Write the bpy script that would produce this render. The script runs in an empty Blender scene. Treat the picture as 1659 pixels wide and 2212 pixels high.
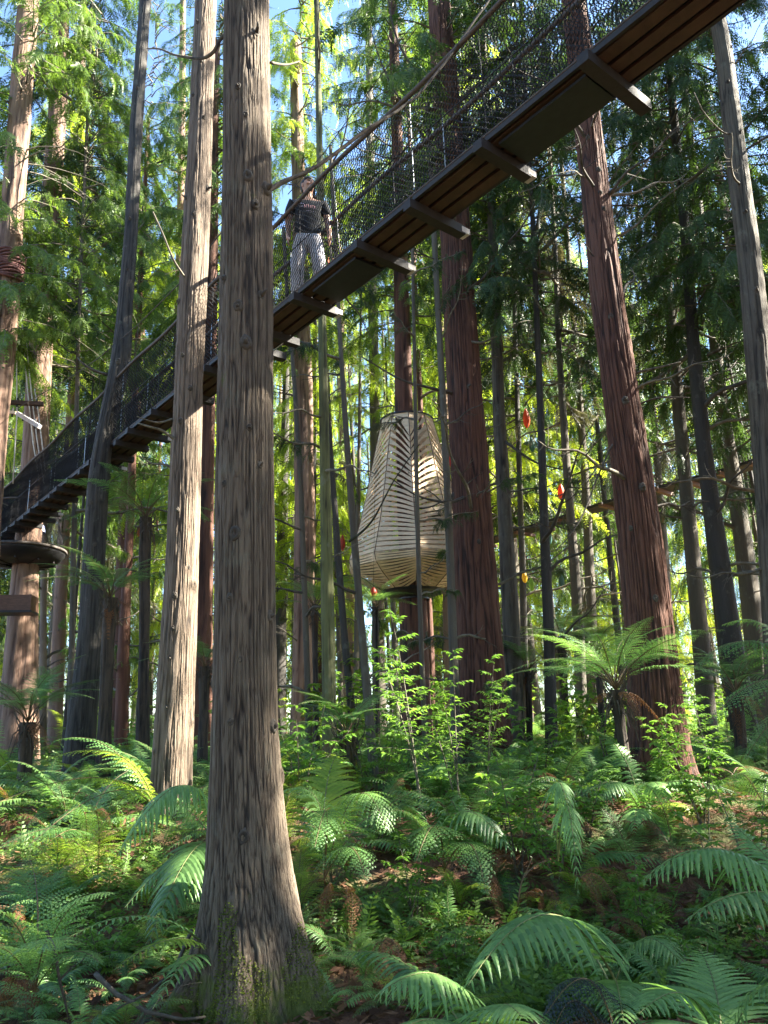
import bpy, math, random
import numpy as np
from mathutils import Vector, Matrix, noise as mnoise
random.seed(7); rng = np.random.default_rng(7)
R = math.radians
C = bpy.context.scene.collection
sc = bpy.context.scene

# ------------------------------------------------------------------ camera
PITCH, ROLL, FOC, CAMZ = R(15.5), R(1.7), 1671.0, 1.6
cam = bpy.data.cameras.new('camera'); camo = bpy.data.objects.new('camera', cam); C.objects.link(camo)
CM = Matrix.Rotation(math.pi/2+PITCH, 3, 'X') @ Matrix.Rotation(-ROLL, 3, 'Z')
camo.matrix_world = Matrix.Translation((0, 0, CAMZ)) @ CM.to_4x4()
cam.sensor_fit = 'VERTICAL'; cam.sensor_height = 24; cam.lens = 24*FOC/2212.0
cam.clip_start = .05; cam.clip_end = 1000
sc.camera = camo

# ------------------------------------------------------------------ sky, sun, exposure
SUN_EL, SUN_AZ = R(40), R(2)          # azimuth measured from +X towards +Y
w = bpy.data.worlds.new('World'); sc.world = w; w.use_nodes = True
nt = w.node_tree; bg = nt.nodes['Background']; sky = nt.nodes.new('ShaderNodeTexSky')
sky.sky_type = 'NISHITA'; sky.sun_disc = False; sky.sun_elevation = SUN_EL
sky.sun_rotation = math.pi/2 - SUN_AZ; sky.air_density = 1.0; sky.dust_density = .6; sky.ozone_density = 4.5
nt.links.new(sky.outputs[0], bg.inputs[0]); bg.inputs[1].default_value = .07
sl = bpy.data.lights.new('sun', 'SUN'); sl.energy = 5.0; sl.angle = R(.5); sl.color = (1, .93, .8)
so = bpy.data.objects.new('sun', sl); C.objects.link(so); so.location = (20, 5, 30)
sd = Vector((math.cos(SUN_EL)*math.cos(SUN_AZ), math.cos(SUN_EL)*math.sin(SUN_AZ), math.sin(SUN_EL)))
so.rotation_euler = sd.to_track_quat('Z', 'Y').to_euler()
sc.view_settings.view_transform = 'Standard'; sc.view_settings.look = 'None'
sc.view_settings.exposure = 3.25; sc.view_settings.gamma = 1
sc.cycles.max_bounces = 8; sc.cycles.transmission_bounces = 6; sc.cycles.diffuse_bounces = 5
sc.cycles.use_denoising = True

# ------------------------------------------------------------------ helpers
def ray(px, py):
    return CM @ Vector(((px-829.5)/FOC, (1106-py)/FOC, -1))
def at(px, py, y):
    r = ray(px, py); k = y/r.y
    return Vector((r.x*k, y, CAMZ+r.z*k))
def atz(px, py, z):
    r = ray(px, py); k = (z-CAMZ)/r.z
    return Vector((r.x*k, r.y*k, z))
def kpx(px, py, y):                       # metres per pixel there
    return y/ray(px, py).y/FOC
def sstep(a, b, x):
    t = np.clip((x-a)/(b-a), 0, 1); return t*t*(3-2*t)
def _h(i, j, k):
    n = (i*374761393 + j*668265263 + k*2147483647 + 1013904223) & 0xffffffff
    n = ((n ^ (n >> 13))*1274126177) & 0xffffffff
    return ((n ^ (n >> 16)) & 0xffff)/32767.5 - 1
def vnoise(x, y, z):
    x, y, z = np.broadcast_arrays(*[np.asarray(a, float) for a in (x, y, z)])
    xi, yi, zi = [np.floor(a).astype(np.int64) for a in (x, y, z)]
    fx, fy, fz = x-xi, y-yi, z-zi
    fx, fy, fz = [f*f*(3-2*f) for f in (fx, fy, fz)]
    r = 0
    for dx in (0, 1):
        for dy in (0, 1):
            for dz in (0, 1):
                r = r + _h(xi+dx, yi+dy, zi+dz)*(fx if dx else 1-fx)*(fy if dy else 1-fy)*(fz if dz else 1-fz)
    return r
def gz(x, y):
    x = np.asarray(x, float); y = np.asarray(y, float)
    return .8*sstep(4.6, 9.5, y) + .35*sstep(9, 30, y) + .16*vnoise(x*.5, y*.5, 3.1) + .05*vnoise(x*2, y*2, 9.7) - .05*sstep(2, 6, x)*sstep(14, 6, y)
def gzf(x, y): return float(gz(x, y))

class MB:
    def __init__(s): s.v = []; s.f = []; s.m = []; s.mi = 0
    def add(s, V, F):
        o = len(s.v); s.v.extend([tuple(p) for p in V]); s.f.extend([tuple(i+o for i in f) for f in F]); s.m.extend([s.mi]*len(F))
    def box(s, c, d, M=None):
        c = Vector(c); V = []
        for a in (-.5, .5):
            for b in (-.5, .5):
                for e in (-.5, .5):
                    p = Vector((a*d[0], b*d[1], e*d[2])); V.append((M @ p if M else p)+c)
        s.add(V, [(0, 1, 3, 2), (4, 6, 7, 5), (0, 4, 5, 1), (2, 3, 7, 6), (0, 2, 6, 4), (1, 5, 7, 3)])
    def tube(s, pts, rad, n=6, cap=True):
        pts = [Vector(p) for p in pts]; N = len(pts)
        if not hasattr(rad, '__len__'): rad = [rad]*N
        V = []; up = None
        for i, p in enumerate(pts):
            t = (pts[min(i+1, N-1)]-pts[max(i-1, 0)])
            t = t.normalized() if t.length > 1e-9 else Vector((0, 0, 1))
            if up is None: up = t.orthogonal().normalized()
            up = (up - t*up.dot(t)); up = up.normalized() if up.length > 1e-6 else t.orthogonal().normalized()
            b = t.cross(up)
            for k in range(n):
                a = 2*math.pi*k/n; V.append(p+(up*math.cos(a)+b*math.sin(a))*rad[i])
        F = [(i*n+k, i*n+(k+1) % n, (i+1)*n+(k+1) % n, (i+1)*n+k) for i in range(N-1) for k in range(n)]
        if cap: F += [tuple(range(n-1, -1, -1)), tuple((N-1)*n+k for k in range(n))]
        s.add(V, F)
    def mesh(s, name, mats, smooth=False):
        me = bpy.data.meshes.new(name); me.from_pydata(s.v, [], s.f)
        for m in (mats if isinstance(mats, (list, tuple)) else [mats]): me.materials.append(m)
        if any(s.m): me.polygons.foreach_set('material_index', s.m)
        if smooth: me.polygons.foreach_set('use_smooth', [True]*len(s.f))
        me.update(); return me
def link(name, me, parent=None, loc=None):
    o = bpy.data.objects.new(name, me); C.objects.link(o)
    if loc is not None: o.location = loc
    if parent is not None: o.parent = parent
    return o
def tag(o, label=None, cat=None, group=None, kind=None):
    if label: o['label'] = label
    if cat: o['category'] = cat
    if group: o['group'] = group
    if kind: o['kind'] = kind
    return o
def empty(name, loc, label, cat, group=None):
    o = bpy.data.objects.new(name, None); C.objects.link(o); o.location = loc; o.empty_display_size = .2
    return tag(o, label, cat, group)
def recentre(me, org):
    me.transform(Matrix.Translation(-Vector(org)))
def part(name, mb, mats, root, smooth=False, label=None):
    me = mb.mesh(name, mats, smooth); recentre(me, root.location); o = link(name, me, root)
    if label: o['label'] = label
    return o
def bez(a, b, c, n):
    a, b, c = Vector(a), Vector(b), Vector(c)
    return [a*(1-t)**2+b*2*t*(1-t)+c*t*t for t in [i/(n-1) for i in range(n)]]

# ------------------------------------------------------------------ materials
def nodes(name):
    m = bpy.data.materials.new(name); m.use_nodes = True; t = m.node_tree; return m, t, t.nodes['Principled BSDF'], t.nodes['Material Output']
def N(t, typ, **kw):
    n = t.nodes.new(typ)
    for k, v in kw.items(): setattr(n, k, v)
    return n
def ramp(t, fac, stops):
    r = N(t, 'ShaderNodeValToRGB'); e = r.color_ramp.elements
    while len(e) < len(stops): e.new(.5)
    for i, (p, c) in enumerate(stops): e[i].position = p; e[i].color = (*c, 1)
    t.links.new(fac, r.inputs[0]); return r.outputs[0]
def ncoord(t, scale, kind='Object'):
    tc = N(t, 'ShaderNodeTexCoord'); mp = N(t, 'ShaderNodeMapping'); mp.inputs['Scale'].default_value = scale
    t.links.new(tc.outputs[kind], mp.inputs[0]); return mp.outputs[0]
def ntex(t, co, scale, detail=4, rough=.6, dist=0):
    n = N(t, 'ShaderNodeTexNoise'); n.inputs['Scale'].default_value = scale; n.inputs['Detail'].default_value = detail
    n.inputs['Roughness'].default_value = rough; n.inputs['Distortion'].default_value = dist
    t.links.new(co, n.inputs['Vector']); return n.outputs[0]
def mix(t, fac, a, b, mode='MIX'):
    n = N(t, 'ShaderNodeMix', data_type='RGBA', blend_type=mode)
    for s, v in ((0, fac), (6, a), (7, b)):
        if isinstance(v, (int, float)): n.inputs[s].default_value = v
        elif isinstance(v, tuple): n.inputs[s].default_value = (*v, 1)
        else: t.links.new(v, n.inputs[s])
    return n.outputs[2]
def bump(t, b, h, strength, dist=.02):
    n = N(t, 'ShaderNodeBump'); n.inputs['Strength'].default_value = strength; n.inputs['Distance'].default_value = dist
    t.links.new(h, n.inputs['Height']); t.links.new(n.outputs[0], b.inputs['Normal'])

def bark(name, dark, mid, light, moss=None, mossz=0, fr=62, stretch=.04, strength=.9, dist=.03, lichen=0, fis=True):
    m, t, b, o = nodes(name)
    co = ncoord(t, (1, 1, stretch)); n1 = ntex(t, co, fr, 5, .66, .1); n2 = ntex(t, co, fr*3.2, 3, .6)
    big = ntex(t, ncoord(t, (1, 1, .5)), 1.6, 3)
    col = ramp(t, n1, [(.36, dark), (.46, mid), (.64, light)])
    col = mix(t, .28, col, ramp(t, big, [(.35, tuple(c*.55 for c in mid)), (.65, tuple(min(1, c*1.35) for c in light))]))
    if fis:
        an = N(t, 'ShaderNodeAttribute', attribute_name='fissure'); fr_ = ramp(t, an.outputs['Fac'], [(.2, tuple(q*.3 for q in dark)), (.42, mid), (.9, light)]); col = mix(t, .72, col, fr_)
    if lichen:
        ln = ntex(t, ncoord(t, (1, 1, .6)), 6, 5, .7)
        col = mix(t, ramp(t, ln, [(.58, (0, 0, 0)), (.68, (lichen,)*3)]), col, (.22, .235, .18))
    if moss:
        mn = ntex(t, ncoord(t, (1, 1, .6)), 5, 5, .7)
        tc = N(t, 'ShaderNodeTexCoord'); sx = N(t, 'ShaderNodeSeparateXYZ'); t.links.new(tc.outputs['Object'], sx.inputs[0])
        mr = N(t, 'ShaderNodeMapRange'); t.links.new(sx.outputs[2], mr.inputs[0])
        mr.inputs[1].default_value = mossz+.45; mr.inputs[2].default_value = mossz-.05; mr.inputs[3].default_value = -.12; mr.inputs[4].default_value = .25
        ad = N(t, 'ShaderNodeMath', operation='ADD'); t.links.new(mn, ad.inputs[0]); t.links.new(mr.outputs[0], ad.inputs[1])
        col = mix(t, ramp(t, ad.outputs[0], [(.55, (0, 0, 0)), (.66, (.9,)*3)]), col, mix(t, n2, moss, tuple(c*.5 for c in moss)))
    t.links.new(col, b.inputs['Base Color']); b.inputs['Roughness'].default_value = .85
    ad = N(t, 'ShaderNodeMath', operation='MULTIPLY_ADD'); t.links.new(n2, ad.inputs[0]); ad.inputs[1].default_value = .45; t.links.new(n1, ad.inputs[2])
    bump(t, b, ad.outputs[0], strength, dist)
    return m
def leaf(name, c1, c2, trans=.45, rough=.45, brown=None, spec=.35):
    m, t, b, o = nodes(name)
    g = N(t, 'ShaderNodeNewGeometry'); oi = N(t, 'ShaderNodeObjectInfo')
    n = ntex(t, ncoord(t, (1, 1, 1)), .9, 3)
    ad = N(t, 'ShaderNodeMath', operation='MULTIPLY_ADD'); t.links.new(g.outputs['Random Per Island'], ad.inputs[0]); ad.inputs[1].default_value = .45
    a2 = N(t, 'ShaderNodeMath', operation='MULTIPLY_ADD'); t.links.new(oi.outputs['Random'], a2.inputs[0]); a2.inputs[1].default_value = .5; a2.inputs[2].default_value = -.25
    a3 = N(t, 'ShaderNodeMath', operation='MULTIPLY_ADD'); t.links.new(n, a3.inputs[0]); a3.inputs[1].default_value = 1.2; a3.inputs[2].default_value = -.32
    a4 = N(t, 'ShaderNodeMath', operation='ADD'); t.links.new(a2.outputs[0], a4.inputs[0]); t.links.new(a3.outputs[0], a4.inputs[1])
    t.links.new(a4.outputs[0], ad.inputs[2])
    st = [(.1, c1), (.9, c2)]
    if brown: st = [(.0, brown), (.13, c1), (.9, c2)]
    col = ramp(t, ad.outputs[0], st)
    t.links.new(col, b.inputs['Base Color']); b.inputs['Roughness'].default_value = rough
    b.inputs['Specular IOR Level'].default_value = spec
    tr = N(t, 'ShaderNodeBsdfTranslucent'); t.links.new(mix(t, .5, col, mix(t, 1, col, (2.0, 2.0, .7), 'MULTIPLY')), tr.inputs[0])
    ms = N(t, 'ShaderNodeMixShader'); ms.inputs[0].default_value = trans
    t.links.new(b.outputs[0], ms.inputs[1]); t.links.new(tr.outputs[0], ms.inputs[2]); t.links.new(ms.outputs[0], o.inputs[0])
    return m
def plain(name, c, rough=.6, metal=0, var=.25, scale=12):
    m, t, b, o = nodes(name); n = ntex(t, ncoord(t, (1, 1, 1)), scale, 4)
    col = ramp(t, n, [(.3, tuple(x*(1-var) for x in c)), (.7, tuple(min(1, x*(1+var)) for x in c))])
    t.links.new(col, b.inputs['Base Color']); b.inputs['Roughness'].default_value = rough; b.inputs['Metallic'].default_value = metal
    bump(t, b, n, .2, .01); return m
def wood(name, c, ax=(1, 1, 1), rough=.7):
    m, t, b, o = nodes(name); n = ntex(t, ncoord(t, ax), 18, 5, .6, .6); k = ntex(t, ncoord(t, (1, 1, 1)), 2.5, 3)
    col = ramp(t, n, [(.3, tuple(x*.6 for x in c)), (.65, tuple(min(1, x*1.25) for x in c))])
    col = mix(t, .3, col, ramp(t, k, [(.35, tuple(x*.5 for x in c)), (.65, c)]))
    t.links.new(col, b.inputs['Base Color']); b.inputs['Roughness'].default_value = rough; bump(t, b, n, .35, .006); return m

M = {}
M['grey'] = bark('bark_grey_brown', (.010, .007, .005), (.07, .048, .032), (.20, .155, .108), moss=(.14, .18, .025), mossz=.02, lichen=.25)
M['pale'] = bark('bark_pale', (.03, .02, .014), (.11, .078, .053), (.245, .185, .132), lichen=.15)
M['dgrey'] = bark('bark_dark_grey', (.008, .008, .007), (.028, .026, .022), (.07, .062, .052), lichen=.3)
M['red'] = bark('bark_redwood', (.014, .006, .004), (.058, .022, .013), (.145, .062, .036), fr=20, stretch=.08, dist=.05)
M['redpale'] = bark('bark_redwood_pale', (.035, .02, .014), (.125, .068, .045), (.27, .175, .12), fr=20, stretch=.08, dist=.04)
M['mossy'] = bark('bark_mossy', (.025, .025, .012), (.075, .08, .032), (.15, .16, .06), lichen=.35)
M['slim'] = bark('bark_slim', (.02, .017, .013), (.068, .057, .042), (.14, .122, .09), lichen=.35)
M['fernbark'] = bark('tree_fern_bark', (.010, .008, .006), (.03, .023, .017), (.085, .06, .042), fr=30, stretch=.3)
M['twig'] = bark('twig_bark', (.03, .025, .018), (.085, .07, .05), (.19, .17, .12), fr=14, stretch=1, strength=.5, dist=.01, fis=False, lichen=.3)
M['dtwig'] = bark('dark_twig_bark', (.02, .016, .012), (.05, .04, .03), (.1, .085, .065), fr=14, stretch=1, strength=.5, dist=.01, fis=False)
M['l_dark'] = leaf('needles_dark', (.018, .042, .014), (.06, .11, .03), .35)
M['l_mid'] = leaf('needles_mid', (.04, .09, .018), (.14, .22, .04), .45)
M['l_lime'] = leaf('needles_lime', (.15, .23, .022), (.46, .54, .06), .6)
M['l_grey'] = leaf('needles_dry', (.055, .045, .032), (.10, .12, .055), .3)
M['under'] = leaf('undergrowth_leaf', (.045, .10, .02), (.15, .26, .055), .4, .5)
M['f_green'] = leaf('fern_green', (.08, .185, .055), (.24, .42, .13), .4, .42, spec=.4)
M['f_deep'] = leaf('fern_deep', (.055, .135, .04), (.18, .33, .10), .38, .4, spec=.45)
M['f_lime'] = leaf('fern_lime', (.15, .26, .03), (.36, .46, .07), .5, .45)  # sunlit yellow put into the leaf colour
M['f_dead'] = leaf('fern_dead', (.10, .04, .02), (.26, .12, .055), .3, .8)
M['f_black'] = leaf('fern_withered', (.012, .017, .018), (.03, .05, .045), .25, .5)
M['shrub'] = leaf('shrub_leaf', (.08, .18, .03), (.22, .38, .07), .45, .35)
M['rachis'] = plain('frond_stalk', (.12, .075, .03), .6)
M['rachisg'] = plain('frond_stalk_green', (.15, .17, .05), .6)
M['netm'] = plain('black_net_cord', (.018, .018, .02), .7)
M['ropem'] = plain('white_rope', (.65, .62, .55), .8)
M['railm'] = plain('grey_rail_rope', (.09, .075, .065), .8, 0, .4, 30)
M['board'] = wood('deck_board', (.06, .032, .017), (.4, .4, 4))
M['beam'] = wood('dark_beam', (.022, .019, .017), (1, 1, 1))
M['bbeam'] = wood('brown_timber', (.14, .07, .04), (.5, .5, 2))
M['pale_wood'] = wood('pale_ply', (.80, .59, .36), (.35, .35, 3), .55)
M['greyend'] = plain('pale_grey', (.5, .48, .45), .7)  # on the beam ends this pale tone stands in for sunlight
M['steel'] = plain('galvanised_steel', (.5, .52, .54), .4, .8)
M['black'] = plain('black_paint', (.015, .015, .017), .5)
# leaf litter ground
m, t, b, o = nodes('forest_floor')
co = ncoord(t, (1, 1, 1)); n1 = ntex(t, co, 9, 6, .7, .4); n2 = ntex(t, co, .9, 4); n3 = ntex(t, co, 45, 3, .7)
c = ramp(t, n1, [(.3, (.035, .018, .011)), (.45, (.12, .05, .028)), (.6, (.22, .10, .055)), (.75, (.34, .2, .12))])
c = mix(t, ramp(t, n2, [(.5, (0, 0, 0)), (.62, (.8,)*3)]), c, ramp(t, n3, [(.3, (.03, .05, .012)), (.7, (.10, .13, .03))]))
t.links.new(c, b.inputs['Base Color']); b.inputs['Roughness'].default_value = .9
ad = N(t, 'ShaderNodeMath', operation='MULTIPLY_ADD'); t.links.new(n3, ad.inputs[0]); ad.inputs[1].default_value = .4; t.links.new(n1, ad.inputs[2]); bump(t, b, ad.outputs[0], 1, .05)
M['ground'] = m

# ------------------------------------------------------------------ ground
xs = np.concatenate([np.linspace(-160, -14, 50), np.linspace(-13.7, 13.7, 150), np.linspace(14, 160, 50)])
ys = np.concatenate([np.linspace(-40, 1, 20), np.linspace(1.2, 18, 130), np.linspace(18.5, 190, 80)])
X, Y = np.meshgrid(xs, ys); Z = gz(X, Y) + .03*vnoise(X*6, Y*6, 1)
nx, ny = len(xs), len(ys)
idx = np.arange(nx*ny).reshape(ny, nx)
F = np.stack([idx[:-1, :-1], idx[:-1, 1:], idx[1:, 1:], idx[1:, :-1]], -1).reshape(-1, 4)
me = bpy.data.meshes.new('ground'); me.from_pydata(np.stack([X, Y, Z], -1).reshape(-1, 3).tolist(), [], F.tolist())
me.materials.append(M['ground']); me.polygons.foreach_set('use_smooth', [True]*len(F))
tag(link('ground', me), 'brown leaf-littered forest floor rising gently behind the front ferns', 'ground', kind='structure')

# ------------------------------------------------------------------ fast quad meshes of leaves
def quad_mesh(name, Q, mat, extra=None):
    """Q: (n,4,3) array; extra: an MB with wood, using material slot 1"""
    V = Q.reshape(-1, 3); nq = len(Q)
    ev = extra.v if extra else []; ef = extra.f if extra else []
    me = bpy.data.meshes.new(name)
    allv = np.concatenate([V, np.array(ev, float).reshape(-1, 3)]) if len(ev) else V
    sizes = np.concatenate([np.full(nq, 4), np.array([len(f) for f in ef], int)]).astype(np.int32)
    li = np.concatenate([np.arange(nq*4), np.array([i+nq*4 for f in ef for i in f], int)]).astype(np.int32)
    me.vertices.add(len(allv)); me.vertices.foreach_set('co', allv.ravel())
    me.loops.add(len(li)); me.loops.foreach_set('vertex_index', li)
    me.polygons.add(len(sizes)); st = np.concatenate([[0], np.cumsum(sizes)[:-1]]).astype(np.int32)
    me.polygons.foreach_set('loop_start', st); me.polygons.foreach_set('loop_total', sizes)
    mats = mat if isinstance(mat, (list, tuple)) else [mat]
    for m_ in mats: me.materials.append(m_)
    if len(mats) > 1: me.polygons.foreach_set('material_index', np.concatenate([np.zeros(nq), np.ones(len(ef))]).astype(np.int32))
    me.update(calc_edges=True); me.validate(); return me
def spray_template(k=9, w=.03, spread=.3, droop=.3, seed=0):
    r = np.random.default_rng(seed); Q = []
    for i in range(k):
        t = (i+.6)/k; ax = np.array([t, 0, -droop*t*t])
        for s in (-1, 1):
            l = spread*(1-.65*t)*(.75+.5*r.random()); a = R(52+12*r.random())
            d = np.array([math.cos(a), s*math.sin(a), -.35-.3*r.random()]); d /= np.linalg.norm(d)
            n = np.array([-d[1], d[0], .4*(r.random()-.5)])*w*(.7+.6*r.random())
            Q.append([ax, ax+d*l*.5+n, ax+d*l, ax+d*l*.5-n])
    a0 = np.array([0, 0, 0]); a1 = np.array([1, 0, -droop]); mm = np.array([.5, 0, -droop*.25])
    Q.append([a0, mm+[0, w*.5, 0], a1, mm-[0, w*.5, 0]])
    return np.array(Q)
SPR = [spray_template(9, .032, .34, .25+.15*i, i) for i in range(4)]
def place_sprays(P, D, L, seed=0, tw=.5):
    """P (n,3) bases, D (n,3) directions, L (n,) lengths"""
    r = np.random.default_rng(seed); out = []
    D = D/np.linalg.norm(D, axis=1)[:, None]
    up = np.array([0, 0, 1.0])+r.normal(0, tw*.5, (len(P), 3))
    S = np.cross(up, D); S /= np.linalg.norm(S, axis=1)[:, None]; U = np.cross(D, S)
    B = np.stack([D, S, U], 1)*L[:, None, None]
    which = r.integers(0, len(SPR), len(P))
    for i, T in enumerate(SPR):
        k = which == i
        if k.any(): out.append((np.einsum('qvc,ncd->nqvd', T, B[k])+P[k][:, None, None, :]).reshape(-1, 4, 3))
    return np.concatenate(out)
def crown_mesh(name, mat, H, r0, r1, nb, seed, per=11, bare=.15, sl=.55, droop=.35):
    r = np.random.default_rng(seed); P = []; D = []; L = []; wood_ = MB()
    gap = r.random(6)*H
    for i in range(nb):
        z = H*(i+r.random())/nb; az = r.random()*6.283
        rad = (r0+(r1-r0)*(z/H))*(.45+.75*r.random())
        if np.min(np.abs(gap-z)) < .35 and r.random() < .7: continue
        up0 = .25+.35*r.random(); dr = droop*(.6+.9*r.random())
        d = np.array([math.cos(az), math.sin(az), 0]); sd_ = np.array([-d[1], d[0], 0])
        bend = r.normal(0, .15)
        f = lambda t: np.array([0, 0, z])+d*rad*t+sd_*rad*bend*t*t+np.array([0, 0, rad*(up0*t-(up0+dr)*t*t)])
        pts = [f(t) for t in np.linspace(0, 1, 6)]
        wood_.tube(pts, [.022+.006*rad, .018, .014, .01, .007, .004], 3, False)
        n = max(3, int(per*rad/((r0+r1)*.5)))
        dead = r.random() < bare
        for j in range(n):
            t = .22+.78*(j+r.random())/n
            if dead and r.random() < .75: continue
            p = f(t); tang = f(min(1, t+.05))-f(t-.05); tang /= np.linalg.norm(tang)
            s = 1 if r.random() < .5 else -1
            P.append(p); D.append(tang*(.5+.6*r.random())+sd_*s*(.3+.9*r.random())+np.array([0, 0, -.25-.55*r.random()]))
            L.append(sl*(.55+.8*r.random()))
    Q = place_sprays(np.array(P), np.array(D), np.array(L), seed)
    return quad_mesh(name, Q, [mat, M['twig']], wood_)
CR = {}; CRF = {}
for kind, mk in (('dark', 'l_dark'), ('mid', 'l_mid'), ('lime', 'l_lime'), ('grey', 'l_grey')):
    CR[kind] = [crown_mesh('crown_'+kind, M[mk], 15, 2.9, 1.6, 120 if kind != 'grey' else 80, 10*i+len(kind), per=13, bare=.12 if kind != 'grey' else .5, sl=.62) for i in range(3 if kind != 'grey' else 2)]

SPR = [spray_template(9, .036, .32, .3+.15*i, 10+i) for i in range(4)]
for kind, mk in (('dark', 'l_dark'), ('mid', 'l_mid'), ('lime', 'l_lime'), ('grey', 'l_grey')):
    CRF[kind] = [crown_mesh('crown_'+kind, M[mk], 15, 2.8, 1.7, 150 if kind != 'grey' else 110, 200+10*i+len(kind), per=34, bare=.10 if kind != 'grey' else .4, sl=.45) for i in range(2)]

def branch_mesh(seed, leafy, mat):
    r = random.Random(seed); mb = MB(); P = []; D = []; L = []
    up = r.uniform(-.1, .35); hook = r.uniform(-.5, .35); side = r.uniform(-.25, .25)
    def f(t): return Vector((t, side*t*t+.02*math.sin(9*t+seed), up*t+hook*t*t*.8+.02*math.sin(13*t+seed*2)))
    ts = [i/11 for i in range(12)]
    mb.tube([f(t) for t in ts], [.017*(1-.85*t)+.001 for t in ts], 5, False)
    for j in range(9 if leafy else 7):
        t = r.uniform(.2, .95); p = f(t); s = r.choice((-1, 1)); l = r.uniform(.12, .38)*(1.15-t)
        d = Vector((r.uniform(.2, .8), s*r.uniform(.4, 1), r.uniform(-.5, .35))).normalized()
        e = p+d*l; q = bez(p, p+d*l*.5+Vector((0, 0, -.03)), e+Vector((0, 0, r.uniform(-.08, .1))), 5)
        mb.tube(q, [.006, .005, .004, .003, .0015], 3, False)
        for k in range(3):
            a = q[1+k]; dd = (d+Vector((r.uniform(-1, 1), r.uniform(-1, 1), r.uniform(-1, .3)))).normalized()*l*.4
            mb.tube([a, a+dd*.5+Vector((0, 0, -.004)), a+dd], [.003, .002, .001], 3, False)
            if leafy:
                [(P.append(tuple(a+dd*u)), D.append((dd.x+r.uniform(-.1, .1), dd.y+r.uniform(-.1, .1), dd.z-.12)), L.append(r.uniform(.06, .12))) for u in (0, .35, .7)]
    if leafy:
        for k in range(44):
            t = r.uniform(.3, 1); P.append(tuple(f(t))); D.append((r.uniform(-.2, .8), r.uniform(-1, 1), r.uniform(-1, -.1))); L.append(r.uniform(.06, .14))
        return quad_mesh('branch', place_sprays(np.array(P), np.array(D), np.array(L), seed), [mat, M['twig']], mb)
    return mb.mesh('branch', mat, True)
BR = {'bare': [branch_mesh(i, False, M['twig']) for i in range(5)]+[branch_mesh(20+i, False, M['dtwig']) for i in range(4)],
      'dark': [branch_mesh(40+i, True, M['l_dark']) for i in range(4)], 'mid': [branch_mesh(60+i, True, M['l_mid']) for i in range(3)],
      'grey': [branch_mesh(80+i, True, M['l_grey']) for i in range(3)]}
def add_branch(root, p, az, el, length, kind='bare', rnd=random):
    o = link('branch', rnd.choice(BR[kind]), root); o.location = Vector(p)-Vector(root.location)
    o.rotation_euler = (rnd.uniform(-.5, .5), -el, az); o.scale = (length,)*3
    return o

# ------------------------------------------------------------------ trunks
def trunk_path(knots, Y, ztop=None, zdip=.35):
    P = [at(a, b, Y) for a, b, c in knots]; Rr = [c/2*kpx(a, b, Y) for a, b, c in knots]
    z = np.array([p.z for p in P]); x = np.array([p.x for p in P]); r = np.array(Rr)
    o = np.argsort(z); z, x, r = z[o], x[o], r[o]
    g = gzf(x[0], Y)-zdip
    if z[0] > g:
        s = (x[1]-x[0])/(z[1]-z[0]); h = z[0]-g
        x = np.concatenate([[x[0]-s*h], x]); r = np.concatenate([[r[0]*(1+.12*min(h, 2))], r]); z = np.concatenate([[g], z])
    if ztop and ztop > z[-1]:
        i = -1; s = (x[-1]-x[-2])/(z[-1]-z[-2]); h = ztop-z[-1]
        x = np.append(x, x[-1]+s*h*.7); r = np.append(r, max(.03, r[-1]*(1-.035*h))); z = np.append(z, ztop)
    return z, x, r
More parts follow.
